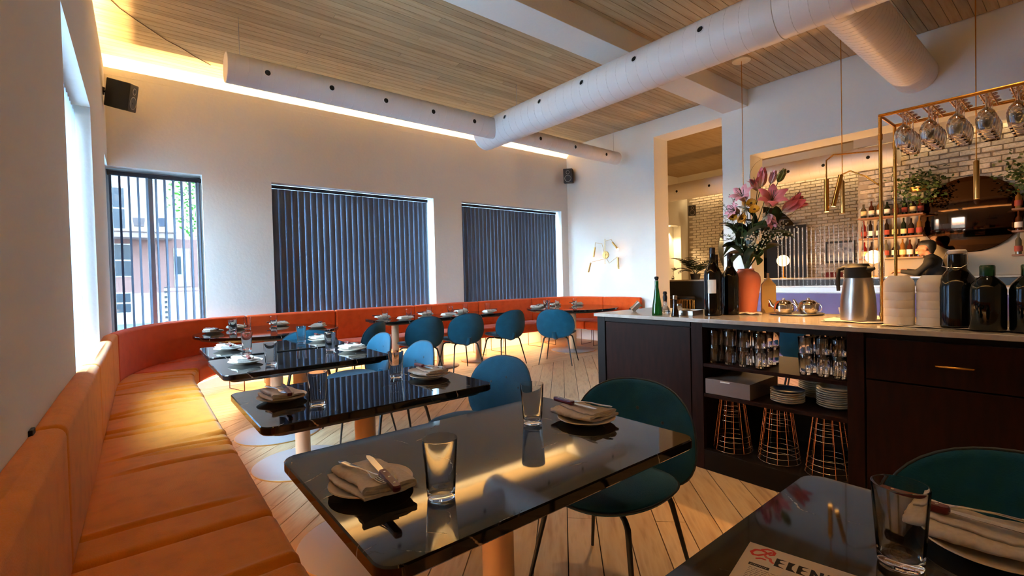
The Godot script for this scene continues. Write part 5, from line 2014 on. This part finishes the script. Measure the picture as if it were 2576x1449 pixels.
# ---------------------------------------------------------------- pendants, sconce, speakers
func build_fixtures() -> void:
	var bulb := glow(Color(1.0, 0.70, 0.36), 6.0)
	var z := [-2.83, -1.75, -0.69]
	var pl := ["slim brass pendant lamp nearest the doorway pillar", "slim brass pendant lamp second from the doorway pillar", "slim brass pendant lamp third from the doorway pillar"]
	for k in 3:
		var o := thing("pendant_lamp", pl[k], "pendant lamp", Vector3(6.14, 0, z[k]), 0.0, "slim brass pendants")
		part_lathe(o, "canopy", [Vector2(0, CEIL - 0.022), Vector2(0.108, CEIL - 0.022), Vector2(0.112, CEIL - 0.018), Vector2(0.112, CEIL + 0.004), Vector2(0, CEIL + 0.004)], M.cream_disc, 40)
		var b := MB.new()
		b.cyl(Vector3(0, 2.27, 0), Vector3(0, CEIL - 0.02, 0), 0.0045, 8)
		obj("cord", b, M.brass, o)
		part_lathe(o, "shade", [Vector2(0.016, 1.916), Vector2(0.021, 1.914), Vector2(0.021, 2.262), Vector2(0.012, 2.275), Vector2(0, 2.276)], M.brass_soft, 24)
		part_lathe(o, "bulb", [Vector2(0, 1.918), Vector2(0.016, 1.9175), Vector2(0.016, 1.93), Vector2(0, 1.93)], bulb, 16)
		spot(Vector3(6.14, 1.908, z[k]), Vector3.DOWN, Color(1.0, 0.72, 0.42), 1.2, 50, 0.015)
	# wall sconce
	var o := thing("wall_sconce", "brass wall sconce with four small tube lamps on the white wall", "wall lamp")
	var X := 7.14
	var b := MB.new()
	b.lathe([Vector2(0, 0), Vector2(0.075, 0), Vector2(0.075, 0.016), Vector2(0.07, 0.02), Vector2(0, 0.02)], 32, Transform3D(Basis(Vector3(0, 1, 0), Vector3(-1, 0, 0), Vector3(0, 0, 1)), Vector3(XC - 0.001, 1.70, -6.0)))
	obj("wall_plate", b, M.brass_soft, o)
	b = MB.new()
	b.cyl(Vector3(XC - 0.02, 1.70, -6.0), Vector3(X, 1.70, -5.97), 0.012, 12)
	b.cyl(Vector3(X, 1.52, -5.955), Vector3(X, 2.005, -5.945), 0.006, 8)
	obj("rod", b, M.brass_soft, o)
	var L := [[Vector3(X, 1.95, -6.19), Vector3(X, 1.86, -6.20), Vector3(X, 1.665, -6.24)], [Vector3(X, 1.57, -6.31), Vector3(X, 1.555, -6.32), Vector3(X, 1.37, -6.385)], [Vector3(X, 1.985, -5.79), Vector3(X, 1.925, -5.765), Vector3(X, 1.795, -5.65)], [Vector3(X, 1.645, -5.66), Vector3(X, 1.63, -5.645), Vector3(X, 1.41, -5.632)]]
	var from := [Vector3(X, 1.92, -6.02), Vector3(X, 1.62, -5.96), Vector3(X, 1.96, -5.95), Vector3(X, 1.53, -5.85)]
	for k in 4:
		b = MB.new()
		b.tube([Vector3(X, 1.70, -5.96), from[k], L[k][0], L[k][1]], 0.0042, 8)
		obj("arm", b, M.brass_soft, o)
		b = MB.new()
		b.cyl(L[k][1], L[k][2], 0.017, 18)
		obj("lamp_tube", b, M.brass_soft, o)
		var d: Vector3 = (L[k][2] - L[k][1]).normalized()
		b = MB.new()
		b.lathe([Vector2(0, -0.026), Vector2(0.018, -0.018), Vector2(0.026, 0), Vector2(0.018, 0.018), Vector2(0, 0.026)], 14, Transform3D(Basis(), L[k][2] + d * 0.014), 80.0)
		obj("bulb", b, glow(Color(1.0, 0.80, 0.62), 2.0), o)
		omni(L[k][2] + d * 0.014, Color(1.0, 0.76, 0.55), 0.012, 0.02)
	speaker("black loudspeaker on a bracket in the corner above the street window", Vector3(-0.015, 3.345, -6.55), Vector3(0.94, -0.22, 0.36), 0.20, -0.10)
	speaker("black loudspeaker high on the wall above the brass sconce", Vector3(7.10, 3.37, -6.84), Vector3(-0.80, -0.10, 0.62), 0.0, 0.0)
	# small dark socket on the banquette wall
	b = MB.new()
	b.bx(0.0002, 0.010, -0.02, 0.02, -0.02, 0.02, 0.002)
	var so := obj("wall_socket", b, M.black, self)
	so.transform = wall_a * Transform3D(Basis(), Vector3(0, 0.885, 0.185))
	tag(so, "small black wall socket above the golden banquette", "socket")
	# cable run across the ceiling planks
	b = MB.new()
	var pts := []
	for e in [[258, -20], [300, 20], [345, 52], [372, 70], [420, 102], [455, 120], [490, 142], [530, 164]]: pts.append(at(e[0], e[1], 1, CEIL - 0.006))
	b.tube(pts, 0.004, 6)
	tag(obj("ceiling_cable", b, M.bronze, self), "thin dark cable crossing the plank ceiling near the corner speaker", "cable")

func build_added_spots() -> void:
	# unseen ceiling spots, added to light the aisle floor before the bar
	var P := [Vector3(2.55, CEIL, -0.35), Vector3(2.55, CEIL, -1.60)]
	for k in 2:
		var o := thing("added_spotlight", ["added unseen ceiling spotlight over the aisle beside the menu table", "added unseen ceiling spotlight over the aisle beside the bar shelves"][k], "spotlight", P[k])
		part_lathe(o, "housing", [Vector2(0.036, -0.12), Vector2(0.042, -0.12), Vector2(0.042, 0.0), Vector2(0, 0.0)], M.trim)
		part_lathe(o, "bulb", [Vector2(0, -0.108), Vector2(0.034, -0.108), Vector2(0.034, -0.10), Vector2(0, -0.10)], glow(Color(1.0, 0.82, 0.6), 4.0))
		spot(P[k] - Vector3(0, 0.125, 0), Vector3.DOWN, Color(1.0, 0.84, 0.64), 1.7, 24, 0.08)

func speaker(label: String, pos: Vector3, face: Vector3, roll: float, dy: float) -> void:
	var o := thing("wall_speaker", label, "loudspeaker")
	var f := face.normalized()
	var x := Vector3.UP.cross(f).normalized()
	var bs := Basis(x, f.cross(x), f) * Basis(Vector3(0, 0, 1), roll)
	o.transform = Transform3D(bs, pos)
	var b := MB.new()
	b.box(Vector3.ZERO, Vector3(0.185, 0.285, 0.215), 0.006)
	obj("cabinet", b, mat(Color(0.05, 0.032, 0.026), 0.5), o)
	for e in [[0.07, 0.036, "tweeter"], [-0.052, 0.067, "woofer"]]:
		b = MB.new()
		b.lathe([Vector2(e[1] - 0.006, 0.0), Vector2(e[1], 0.001), Vector2(e[1], 0.004), Vector2(e[1] - 0.005, 0.005), Vector2(e[1] - 0.006, 0.0)], 32, Transform3D(Basis(Vector3(1, 0, 0), Vector3(0, 0, 1), Vector3(0, -1, 0)), Vector3(0, e[0], 0.1075)))
		var r := obj(e[2], b, M.steel_brushed, o)
		b = MB.new()
		b.lathe([Vector2(e[1] - 0.006, 0.002), Vector2(0.012, -0.0005), Vector2(0.008, 0.003), Vector2(0, 0.005)], 28, Transform3D(Basis(Vector3(1, 0, 0), Vector3(0, 0, 1), Vector3(0, -1, 0)), Vector3(0, e[0], 0.1085)))
		obj("cone", b, M.black, r)
	b = MB.new()
	b.cyl(Vector3(0, 0, -0.105), Vector3(0, 0, -0.16), 0.014, 10)
	b.box(Vector3(0, 0, -0.165), Vector3(0.05, 0.08, 0.008), 0.002)
	obj("bracket", b, M.black, o)

# ---------------------------------------------------------------- room beyond the openings
func build_beyond() -> void:
	var b: MB
	var o: Node3D
	# second bar
	o = thing("far_bar_counter", "long black bar counter with a pale top edge in the room beyond", "bar counter")
	b = MB.new()
	b.bx(8.75, 9.25, 0.0, 1.14, -6.9, 2.6, 0.004)
	obj("front", b, M.black, o)
	b = MB.new()
	b.bx(8.70, 9.28, 1.142, 1.17, -6.95, 2.65, 0.004)
	obj("top", b, M.stone, o)
	for k in 3:
		var z: float = [-5.62, -5.30, -4.98][k]
		o = thing("gold_bar_stool", "gold wire bar stool with dark seat before the far black counter", "bar stool", Vector3(8.38, 0, z), 0.0, "gold stools at the far bar")
		part_lathe(o, "seat", [Vector2(0, 0.80), Vector2(0.15, 0.80), Vector2(0.155, 0.83), Vector2(0.14, 0.85), Vector2(0, 0.855)], M.blacksat)
		b = MB.new()
		for i in 14:
			var a := TAU * i / 14.0
			b.cyl(Vector3(cos(a) * 0.14, 0.80, sin(a) * 0.14), Vector3(cos(a) * 0.14, 0.012, sin(a) * 0.14), 0.004, 6)
		for y in [0.01, 0.795]:
			var ring := []
			for i in 25: ring.append(Vector3(cos(TAU * i / 24) * 0.14, y, sin(TAU * i / 24) * 0.14))
			b.tube(ring, 0.006, 6, false)
		obj("wire_base", b, M.brass, o)
	o = thing("air_duct", "white air duct with round nozzles in the room beyond the openings", "air duct")
	duct(o, Vector3(9.75, 3.16, -7.3), Vector3(9.75, 3.16, -2.0), 0.19, [1.42, 2.18, 2.95, 3.72, 4.29, 4.94], Vector3(-1, -0.08, 0), 0.16)
	# round mirrors
	b = MB.new()
	b.lathe([Vector2(0, 0), Vector2(1.0, 0), Vector2(1.0, 0.02), Vector2(0.985, 0.03), Vector2(0, 0.03)], 64, Transform3D(Basis(Vector3(0, 1, 0), Vector3(-1, 0, 0), Vector3(0, 0, 1)), Vector3(12.44, 1.95, -5.42)))
	tag(obj("black_mirror", b, M.mirror_black, self), "large round black mirror on the painted brick wall beyond", "mirror")
	b = MB.new()
	b.lathe([Vector2(0, 0), Vector2(0.575, 0), Vector2(0.575, 0.015), Vector2(0.565, 0.02), Vector2(0, 0.02)], 64, Transform3D(Basis(Vector3(0, 1, 0), Vector3(-1, 0, 0), Vector3(0, 0, 1)), Vector3(9.985, 2.09, -1.198)))
	tag(obj("bronze_mirror", b, M.mirror_bronze, self), "round bronze tinted mirror above the back bar", "mirror")
	# dark panel
	b = MB.new()
	b.bx(11.9, 11.95, 0.0, 2.35, -4.95, -4.1, 0.004)
	tag(obj("dark_screen", b, mat(Color(0.10, 0.11, 0.13), 0.3), self), "dark grey standing screen in front of the brick wall beyond", "screen panel")
	# framed picture
	o = thing("framed_picture", "black framed picture on the painted brick wall beyond", "picture", Vector3(12.43, 1.70, -3.6))
	b = MB.new()
	b.bx(-0.02, 0.0, -0.24, 0.24, -0.28, 0.28, 0.004)
	obj("frame", b, M.black, o)
	b = MB.new()
	b.bx(-0.024, -0.0205, -0.20, 0.20, -0.24, 0.24)
	obj("print", b, tri(pic_mat(), Vector3(2, 2, 2)), o)
	# red lounge chair
	o = thing("red_lounge_chair", "low red lounge chair before the brick wall beyond", "chair", Vector3(11.6, 0, -3.45))
	b = MB.new()
	b.loft([rrect(0.6, 0.55, 0.1, 0.30), rrect(0.65, 0.6, 0.12, 0.36), rrect(0.65, 0.6, 0.12, 0.44), rrect(0.6, 0.55, 0.1, 0.48)])
	obj("seat", b, mat(Color(0.40, 0.03, 0.05), 0.7), o)
	b = MB.new()
	b.box(Vector3(0.28, 0.85, 0), Vector3(0.12, 0.8, 0.6), 0.05)
	obj("backrest", b, mat(Color(0.40, 0.03, 0.05), 0.7), o)
	for s in [[-0.24, -0.2], [0.24, -0.2], [-0.24, 0.2], [0.24, 0.2]]:
		b = MB.new()
		b.cyl(Vector3(s[0], 0.31, s[1]), Vector3(s[0] * 1.1, 0.0, s[1] * 1.1), 0.014, 8)
		obj("leg", b, M.brass, o)
	# fluted glass screen on the sill
	o = thing("fluted_glass_screen", "row of clear upright glass rods standing on the white sill", "glass screen", Vector3(7.42, 1.066, 0))
	b = MB.new()
	b.bx(-0.02, 0.02, 0.0, 0.012, -2.95, -1.66, 0.002)
	obj("bottom_rail", b, M.steel, o)
	var rm := MB.new()
	rm.cyl(Vector3(0, 0.012, 0), Vector3(0, 0.838, 0), 0.0075, 12)
	var rmesh := rm.mesh()
	for k in 24: inst("glass_rod", rmesh, M.clear, o, Vector3(0, 0, -2.93 + k * 0.0545))
	# globe lamps on the far counter
	for e in [[Vector3(8.98, 1.17, -3.465), 0.10, "glowing globe lamp on the far counter, nearer the doorway"], [Vector3(8.98, 1.17, -2.16), 0.105, "glowing globe lamp on the far counter, nearer the bar shelves"]]:
		o = thing("globe_lamp", e[2], "lamp", e[0])
		part_lathe(o, "base", [Vector2(0, 0), Vector2(0.05, 0), Vector2(0.05, 0.015), Vector2(0.012, 0.02), Vector2(0.012, 0.23), Vector2(0, 0.23)], M.brass)
		var g := []
		for k in 13:
			var a := -PI / 2 + PI * k / 12.0
			g.append(Vector2(maxf(0.0, cos(a)) * e[1], 0.31 + sin(a) * e[1]))
		part_lathe(o, "globe_bulb", g, glow(Color(1.0, 0.84, 0.62), 3.0), 28)
		omni(e[0] + Vector3(0, 0.31, 0), Color(1.0, 0.74, 0.45), 1.4, 0.09)
	# back bar shelves and bottles
	rng.seed = 55
	var colsb := [Color(0.25, 0.10, 0.04), Color(0.05, 0.10, 0.06), Color(0.45, 0.30, 0.12), Color(0.35, 0.05, 0.05), Color(0.10, 0.05, 0.03), Color(0.30, 0.28, 0.22)]
	var bms := []
	for c in colsb: bms.append(mat(c, 0.12))
	var shapes := []
	for s in [[0.036, 0.17, 0.013, 0.28], [0.042, 0.14, 0.015, 0.24], [0.033, 0.20, 0.012, 0.30]]:
		var m := MB.new()
		m.lathe([Vector2(0, 0), Vector2(s[0], 0), Vector2(s[0], s[1]), Vector2(s[2], s[1] + 0.045), Vector2(s[2], s[3]), Vector2(0, s[3])], 14)
		shapes.append(m.mesh())
	var lbl := MB.new()
	lbl.lathe([Vector2(0.0425, 0.04), Vector2(0.0425, 0.12)], 14)
	var lblm := lbl.mesh()
	for run in [[-2.56, -1.70, [2.166, 1.819, 1.477], "doorway side"], [-0.74, -0.10, [2.10, 1.79, 1.45], "far side"]]:
		for y in run[2]:
			b = MB.new()
			b.bx(9.74, 9.985, y - 0.025, y, run[0], run[1], 0.002)
			tag(obj("back_bar_shelf", b, mat(Color(0.46, 0.30, 0.15), 0.5), self), "%s wooden back bar shelf of liquor bottles, %s of the bronze mirror" % [["top", "middle", "lower"][run[2].find(y)], run[3]], "shelf", "back bar shelves " + run[3])
			var z: float = run[0] + 0.06
			while z < run[1] - 0.04:
				var i := rng.randi() % 3
				var bt := thing("liquor_bottle", "liquor bottle on the %s back bar shelf, %s of the bronze mirror" % [["top", "middle", "lower"][run[2].find(y)], run[3]], "bottle", Vector3(9.83 + rng.randf() * 0.05, y, z), 0.0, "back bar bottles %s %.2f" % [run[3], y])
				inst("body", shapes[i], bms[rng.randi() % 6], bt)
				inst("label", lblm, [M.paper, M.carton, mat(Color(0.5, 0.18, 0.12), 0.7)][rng.randi() % 3], bt)
				z += rng.randf_range(0.092, 0.115)
	# pelmet hiding the light strip
	b = MB.new()
	b.bx(9.70, 9.735, 3.36, CEIL, -2.6, 1.7, 0.003)
	var tr := obj("trim_5", b, M.plaster, self)
	tr.set_meta("kind", "structure")
	# hanging plants
	for e in [[Vector3(9.72, 2.50, -1.74), "leafy green plant hanging above the back bar shelves, doorway side"], [Vector3(9.72, 2.50, -0.50), "leafy green plant hanging above the back bar shelves, far side"]]:
		o = thing("hanging_plant", e[1], "plant", e[0])
		part_lathe(o, "pot", [Vector2(0, 0), Vector2(0.10, 0), Vector2(0.14, 0.06), Vector2(0.14, 0.07), Vector2(0, 0.07)], M.brass_soft)
		b = MB.new()
		b.cyl(Vector3(0, 0.07, 0), Vector3(0, 1.5, 0), 0.003, 5)
		obj("wire", b, M.thread, o)
		b = MB.new()
		for k in 520:
			var d := Vector3(rng.randfn(0, 0.13), absf(rng.randfn(0, 0.13)) + 0.03, rng.randfn(0, 0.15))
			if rng.randf() < 0.3: d.y -= 0.2
			var t := Vector3(rng.randf_range(-1, 1), rng.randf_range(-0.8, 0.6), rng.randf_range(-1, 1)).normalized() * 0.06
			var s := t.cross(Vector3(rng.randf(), 1, rng.randf())).normalized() * 0.024
			b.q(d, d + t * 0.5 + s, d + t, d + t * 0.5 - s, Vector3.UP)
		obj("foliage", b, M.leaf2, o).set_meta("kind", "stuff")
	# palm on the far counter and a small white flower
	o = thing("potted_palm", "potted palm with arching fronds on the far black counter", "potted plant", Vector3(8.97, 1.17, -5.13))
	part_lathe(o, "pot", [Vector2(0, 0), Vector2(0.08, 0), Vector2(0.10, 0.12), Vector2(0.092, 0.12), Vector2(0.09, 0.11), Vector2(0, 0.11)], M.blacksat)
	for k in 15:
		var a := TAU * k / 15.0 + rng.randf() * 0.3
		var L := rng.randf_range(0.5, 0.85)
		var rise := rng.randf_range(0.5, 1.1)
		var pts := []
		for i in 10:
			var t := i / 9.0
			pts.append(Vector3(cos(a) * L * 0.62 * t, 0.1 + L * (rise * t - 0.5 * t * t), sin(a) * L * 0.62 * t))
		b = MB.new()
		b.tube(pts, 0.004, 5)
		for i in range(2, 10):
			for s in [-1.0, 1.0]:
				var p: Vector3 = pts[i]
				var dd: Vector3 = (pts[i] - pts[i - 1]).normalized()
				var sd: Vector3 = dd.cross(Vector3.UP).normalized() * float(s)
				var ln := 0.20 * sin(PI * (0.15 + 0.75 * i / 10.0))
				var tip: Vector3 = p + (sd * 0.8 + dd * 0.7 + Vector3.DOWN * 0.25).normalized() * ln
				var w := dd * 0.013
				b.q(p - w, p.lerp(tip, 0.5) - w, tip, p + w, Vector3.UP)
				b.q(p.lerp(tip, 0.5) - w, tip, tip + w * 0.1, p + w, Vector3.UP)
		obj("frond", b, M.leaf, o)
	o = thing("bud_vase", "small glass bud vase with a white flower on the far counter", "vase", Vector3(8.95, 1.17, -5.63))
	part_lathe(o, "glass", [Vector2(0, 0), Vector2(0.025, 0), Vector2(0.03, 0.04), Vector2(0.012, 0.09), Vector2(0.010, 0.085), Vector2(0.025, 0.04), Vector2(0, 0.01)], M.clear)
	b = MB.new()
	b.tube([Vector3(0, 0.02, 0), Vector3(0.01, 0.14, 0.01), Vector3(0.0, 0.22, 0.02)], 0.002, 5)
	obj("stem", b, M.stem, o)
	b = MB.new()
	for k in 30:
		var d := Vector3(rng.randf_range(-1, 1), rng.randf_range(0, 1), rng.randf_range(-1, 1)).normalized()
		var s := d.cross(Vector3(0.3, 0.2, 0.9)).normalized() * 0.012
		b.q(-s, s, d * 0.05 + s, d * 0.05 - s, d.cross(s))
	obj("bloom", b, M.white_bloom, o, Vector3(0, 0.22, 0.02))
	# niche light, ceiling speaker
	spot(Vector3(11.72, 2.62, -7.48), Vector3(0, -1, 0.05), WARM, 3.0, 55, 0.03)
	b = MB.new()
	b.lathe([Vector2(0, 2.632), Vector2(0.045, 2.632), Vector2(0.05, 2.65), Vector2(0, 2.65)], 20)
	tag(obj("niche_downlight", b, glow(WARM, 5.0), self, Vector3(11.72, 0, -7.48)), "small round downlight in the white niche beyond", "downlight")
	speaker("black loudspeaker in the far corner of the room beyond", Vector3(12.2, 3.05, -7.05), Vector3(-0.8, -0.1, 0.6), 0.0, 0.0)

func pic_mat() -> StandardMaterial3D:
	var m := mat(Color.WHITE, 0.3)
	m.albedo_texture = ramp_tex(0.02, [Color(0.35, 0.36, 0.40), Color(0.72, 0.70, 0.68), Color(0.5, 0.48, 0.46)], 91, 128)
	return m

# ---------------------------------------------------------------- the person behind the far bar
func blob(b: MB, bones: Array, cell: float, k: float) -> void:
	var lo := Vector3(1e9, 1e9, 1e9)
	var hi := -lo
	for e in bones:
		for i in 2:
			var r: float = e[2 + i] + cell * 2.0
			lo = lo.min(e[i] - Vector3(r, r, r)); hi = hi.max(e[i] + Vector3(r, r, r))
	var nx := int((hi.x - lo.x) / cell) + 2
	var ny := int((hi.y - lo.y) / cell) + 2
	var nz := int((hi.z - lo.z) / cell) + 2
	var f := PackedFloat32Array()
	f.resize(nx * ny * nz)
	f.fill(1e3)
	for e in bones:
		var r: float = maxf(e[2], e[3]) + k * 1.6 + cell * 2.0
		var p0: Vector3 = (e[0].min(e[1]) - Vector3(r, r, r) - lo) / cell
		var p1: Vector3 = (e[0].max(e[1]) + Vector3(r, r, r) - lo) / cell
		var d: Vector3 = e[1] - e[0]
		var dl := maxf(d.length_squared(), 1e-9)
		for z in range(maxi(0, int(p0.z)), mini(nz, int(p1.z) + 2)):
			for y in range(maxi(0, int(p0.y)), mini(ny, int(p1.y) + 2)):
				for x in range(maxi(0, int(p0.x)), mini(nx, int(p1.x) + 2)):
					var p := lo + Vector3(x, y, z) * cell
					var t := clampf((p - e[0]).dot(d) / dl, 0.0, 1.0)
					var v: float = (p - e[0] - d * t).length() - lerpf(e[2], e[3], t)
					var i := x + nx * (y + ny * z)
					var o := f[i]
					var h := maxf(k - absf(o - v), 0.0) / k
					f[i] = minf(o, v) - h * h * k * 0.25
	var id := PackedInt32Array()
	id.resize(nx * ny * nz)
	id.fill(-1)
	var base := b.v.size()
	var pts := PackedVector3Array()
	for z in nz - 1:
		for y in ny - 1:
			for x in nx - 1:
				var i := x + nx * (y + ny * z)
				var s := 0
				var acc := Vector3.ZERO
				var c := 0
				var val := [f[i], f[i + 1], f[i + nx], f[i + nx + 1], f[i + nx * ny], f[i + nx * ny + 1], f[i + nx * ny + nx], f[i + nx * ny + nx + 1]]
				for q in 8:
					if val[q] < 0.0: s += 1
				if s == 0 or s == 8: continue
				for e in [[0, 1], [2, 3], [4, 5], [6, 7], [0, 2], [1, 3], [4, 6], [5, 7], [0, 4], [1, 5], [2, 6], [3, 7]]:
					var a: float = val[e[0]]
					var d: float = val[e[1]]
					if (a < 0.0) == (d < 0.0): continue
					var t := a / (a - d)
					var A := Vector3(e[0] & 1, (e[0] >> 1) & 1, e[0] >> 2)
					var D := Vector3(e[1] & 1, (e[1] >> 1) & 1, e[1] >> 2)
					acc += A.lerp(D, t)
					c += 1
				id[i] = pts.size()
				pts.append(lo + (Vector3(x, y, z) + acc / c) * cell)
	var nn := PackedVector3Array()
	nn.resize(pts.size())
	var tris := PackedInt32Array()
	var st := [1, nx, nx * ny]
	for z in range(1, nz - 1):
		for y in range(1, ny - 1):
			for x in range(1, nx - 1):
				var i := x + nx * (y + ny * z)
				for a in 3:
					if (f[i] < 0.0) == (f[i + st[a]] < 0.0): continue
					var u: int = st[(a + 1) % 3]
					var w: int = st[(a + 2) % 3]
					var q := [id[i], id[i - u], id[i - u - w], id[i - w]]
					if q.min() < 0: continue
					var tr := [q[0], q[1], q[2], q[0], q[2], q[3]]
					if f[i] < 0.0: tr = [q[0], q[2], q[1], q[0], q[3], q[2]]
					for m in range(0, 6, 3):
						var g := (pts[tr[m + 2]] - pts[tr[m]]).cross(pts[tr[m + 1]] - pts[tr[m]])
						var out := Vector3.ZERO
						for j in 3: nn[tr[m + j]] += g
						tris.append_array([tr[m], tr[m + 1], tr[m + 2]])
	for i in pts.size(): b.vert(pts[i], nn[i].normalized())
	for i in tris: b.ix.append(base + i)

func build_person() -> void:
	# stands behind the far counter in profile, looking down toward the doorway side
	var P := Vector3(9.66, 0, -1.52)
	var o := thing("person", "person with dark hair and dark shirt working behind the far bar", "person", P)
	var b := MB.new()
	blob(b, [[Vector3(0, 0.95, 0.02), Vector3(0, 1.16, 0.0), 0.13, 0.12], [Vector3(0, 1.16, 0.0), Vector3(0, 1.36, -0.05), 0.13, 0.12], [Vector3(-0.15, 1.38, -0.06), Vector3(0.15, 1.38, -0.06), 0.07, 0.07], [Vector3(0, 1.40, -0.06), Vector3(0, 1.47, -0.09), 0.06, 0.055],
		[Vector3(-0.19, 1.37, -0.06), Vector3(-0.22, 1.21, -0.20), 0.055, 0.045], [Vector3(-0.22, 1.21, -0.20), Vector3(-0.18, 1.245, -0.40), 0.044, 0.034], [Vector3(0.19, 1.37, -0.06), Vector3(0.20, 1.21, -0.18), 0.055, 0.045], [Vector3(0.20, 1.21, -0.18), Vector3(0.10, 1.25, -0.38), 0.044, 0.034],
		[Vector3(-0.09, 0.95, 0.02), Vector3(-0.10, 0.5, 0.0), 0.09, 0.065], [Vector3(0.09, 0.95, 0.02), Vector3(0.10, 0.5, 0.0), 0.09, 0.065], [Vector3(-0.10, 0.5, 0.0), Vector3(-0.11, 0.09, 0.03), 0.062, 0.045], [Vector3(0.10, 0.5, 0.0), Vector3(0.11, 0.09, 0.03), 0.062, 0.045], [Vector3(-0.11, 0.05, 0.05), Vector3(-0.12, 0.045, -0.12), 0.045, 0.038], [Vector3(0.11, 0.05, 0.05), Vector3(0.12, 0.045, -0.12), 0.045, 0.038]], 0.017, 0.05)
	obj("clothed_body", b, M.shirt, o)
	b = MB.new()
	var H := Vector3(0, 1.585, -0.13)
	blob(b, [[Vector3(0, 1.45, -0.08), Vector3(0, 1.53, -0.11), 0.052, 0.05], [H + Vector3(0, 0.03, 0.01), H + Vector3(0, 0.02, -0.03), 0.078, 0.072], [H + Vector3(0, -0.045, -0.035), H + Vector3(0, -0.075, -0.06), 0.05, 0.034], [H + Vector3(0, 0.015, -0.098), H + Vector3(0, -0.018, -0.118), 0.012, 0.016], [H + Vector3(-0.016, -0.05, -0.092), H + Vector3(0.016, -0.05, -0.092), 0.012, 0.012], [H + Vector3(-0.078, 0.0, 0.01), H + Vector3(-0.082, -0.03, 0.005), 0.013, 0.010], [H + Vector3(0.078, 0.0, 0.01), H + Vector3(0.082, -0.03, 0.005), 0.013, 0.010]], 0.0075, 0.02)
	obj("head", b, M.skin, o)
	for s in [-1.0, 1.0]:
		b = MB.new()
		var w := Vector3(-0.18, 1.245, -0.40) if s < 0 else Vector3(0.10, 1.25, -0.38)
		var hb := [[w, w + Vector3(0, 0.0, -0.07), 0.03, 0.034], [w + Vector3(s * -0.02, -0.004, -0.03), w + Vector3(s * -0.05, -0.015, -0.075), 0.013, 0.010]]
		for k in 4:
			var x := -0.03 + k * 0.02
			var L: float = [0.055, 0.068, 0.064, 0.048][k]
			hb.append([w + Vector3(x, 0.0, -0.075), w + Vector3(x, -0.01, -0.075 - L * 0.6), 0.0095, 0.0085])
			hb.append([w + Vector3(x, -0.01, -0.075 - L * 0.6), w + Vector3(x * 0.95, -0.032, -0.075 - L), 0.0085, 0.0075])
		blob(b, hb, 0.006, 0.008)
		obj("hand", b, M.skin, o)
	b = MB.new()
	blob(b, [[H + Vector3(0, 0.06, 0.035), H + Vector3(0, 0.075, -0.035), 0.085, 0.062], [H + Vector3(0, 0.0, 0.055), H + Vector3(0, -0.05, 0.05), 0.06, 0.045]], 0.012, 0.03)
	obj("hair", b, M.hair, o)
	b = MB.new()
	for s in [-1.0, 1.0]: b.lathe([Vector2(0, -0.007), Vector2(0.006, -0.003), Vector2(0.006, 0.003), Vector2(0, 0.007)], 10, Transform3D(Basis(), H + Vector3(s * 0.03, 0.012, -0.096)), 80.0)
	obj("eyes", b, M.black, o)
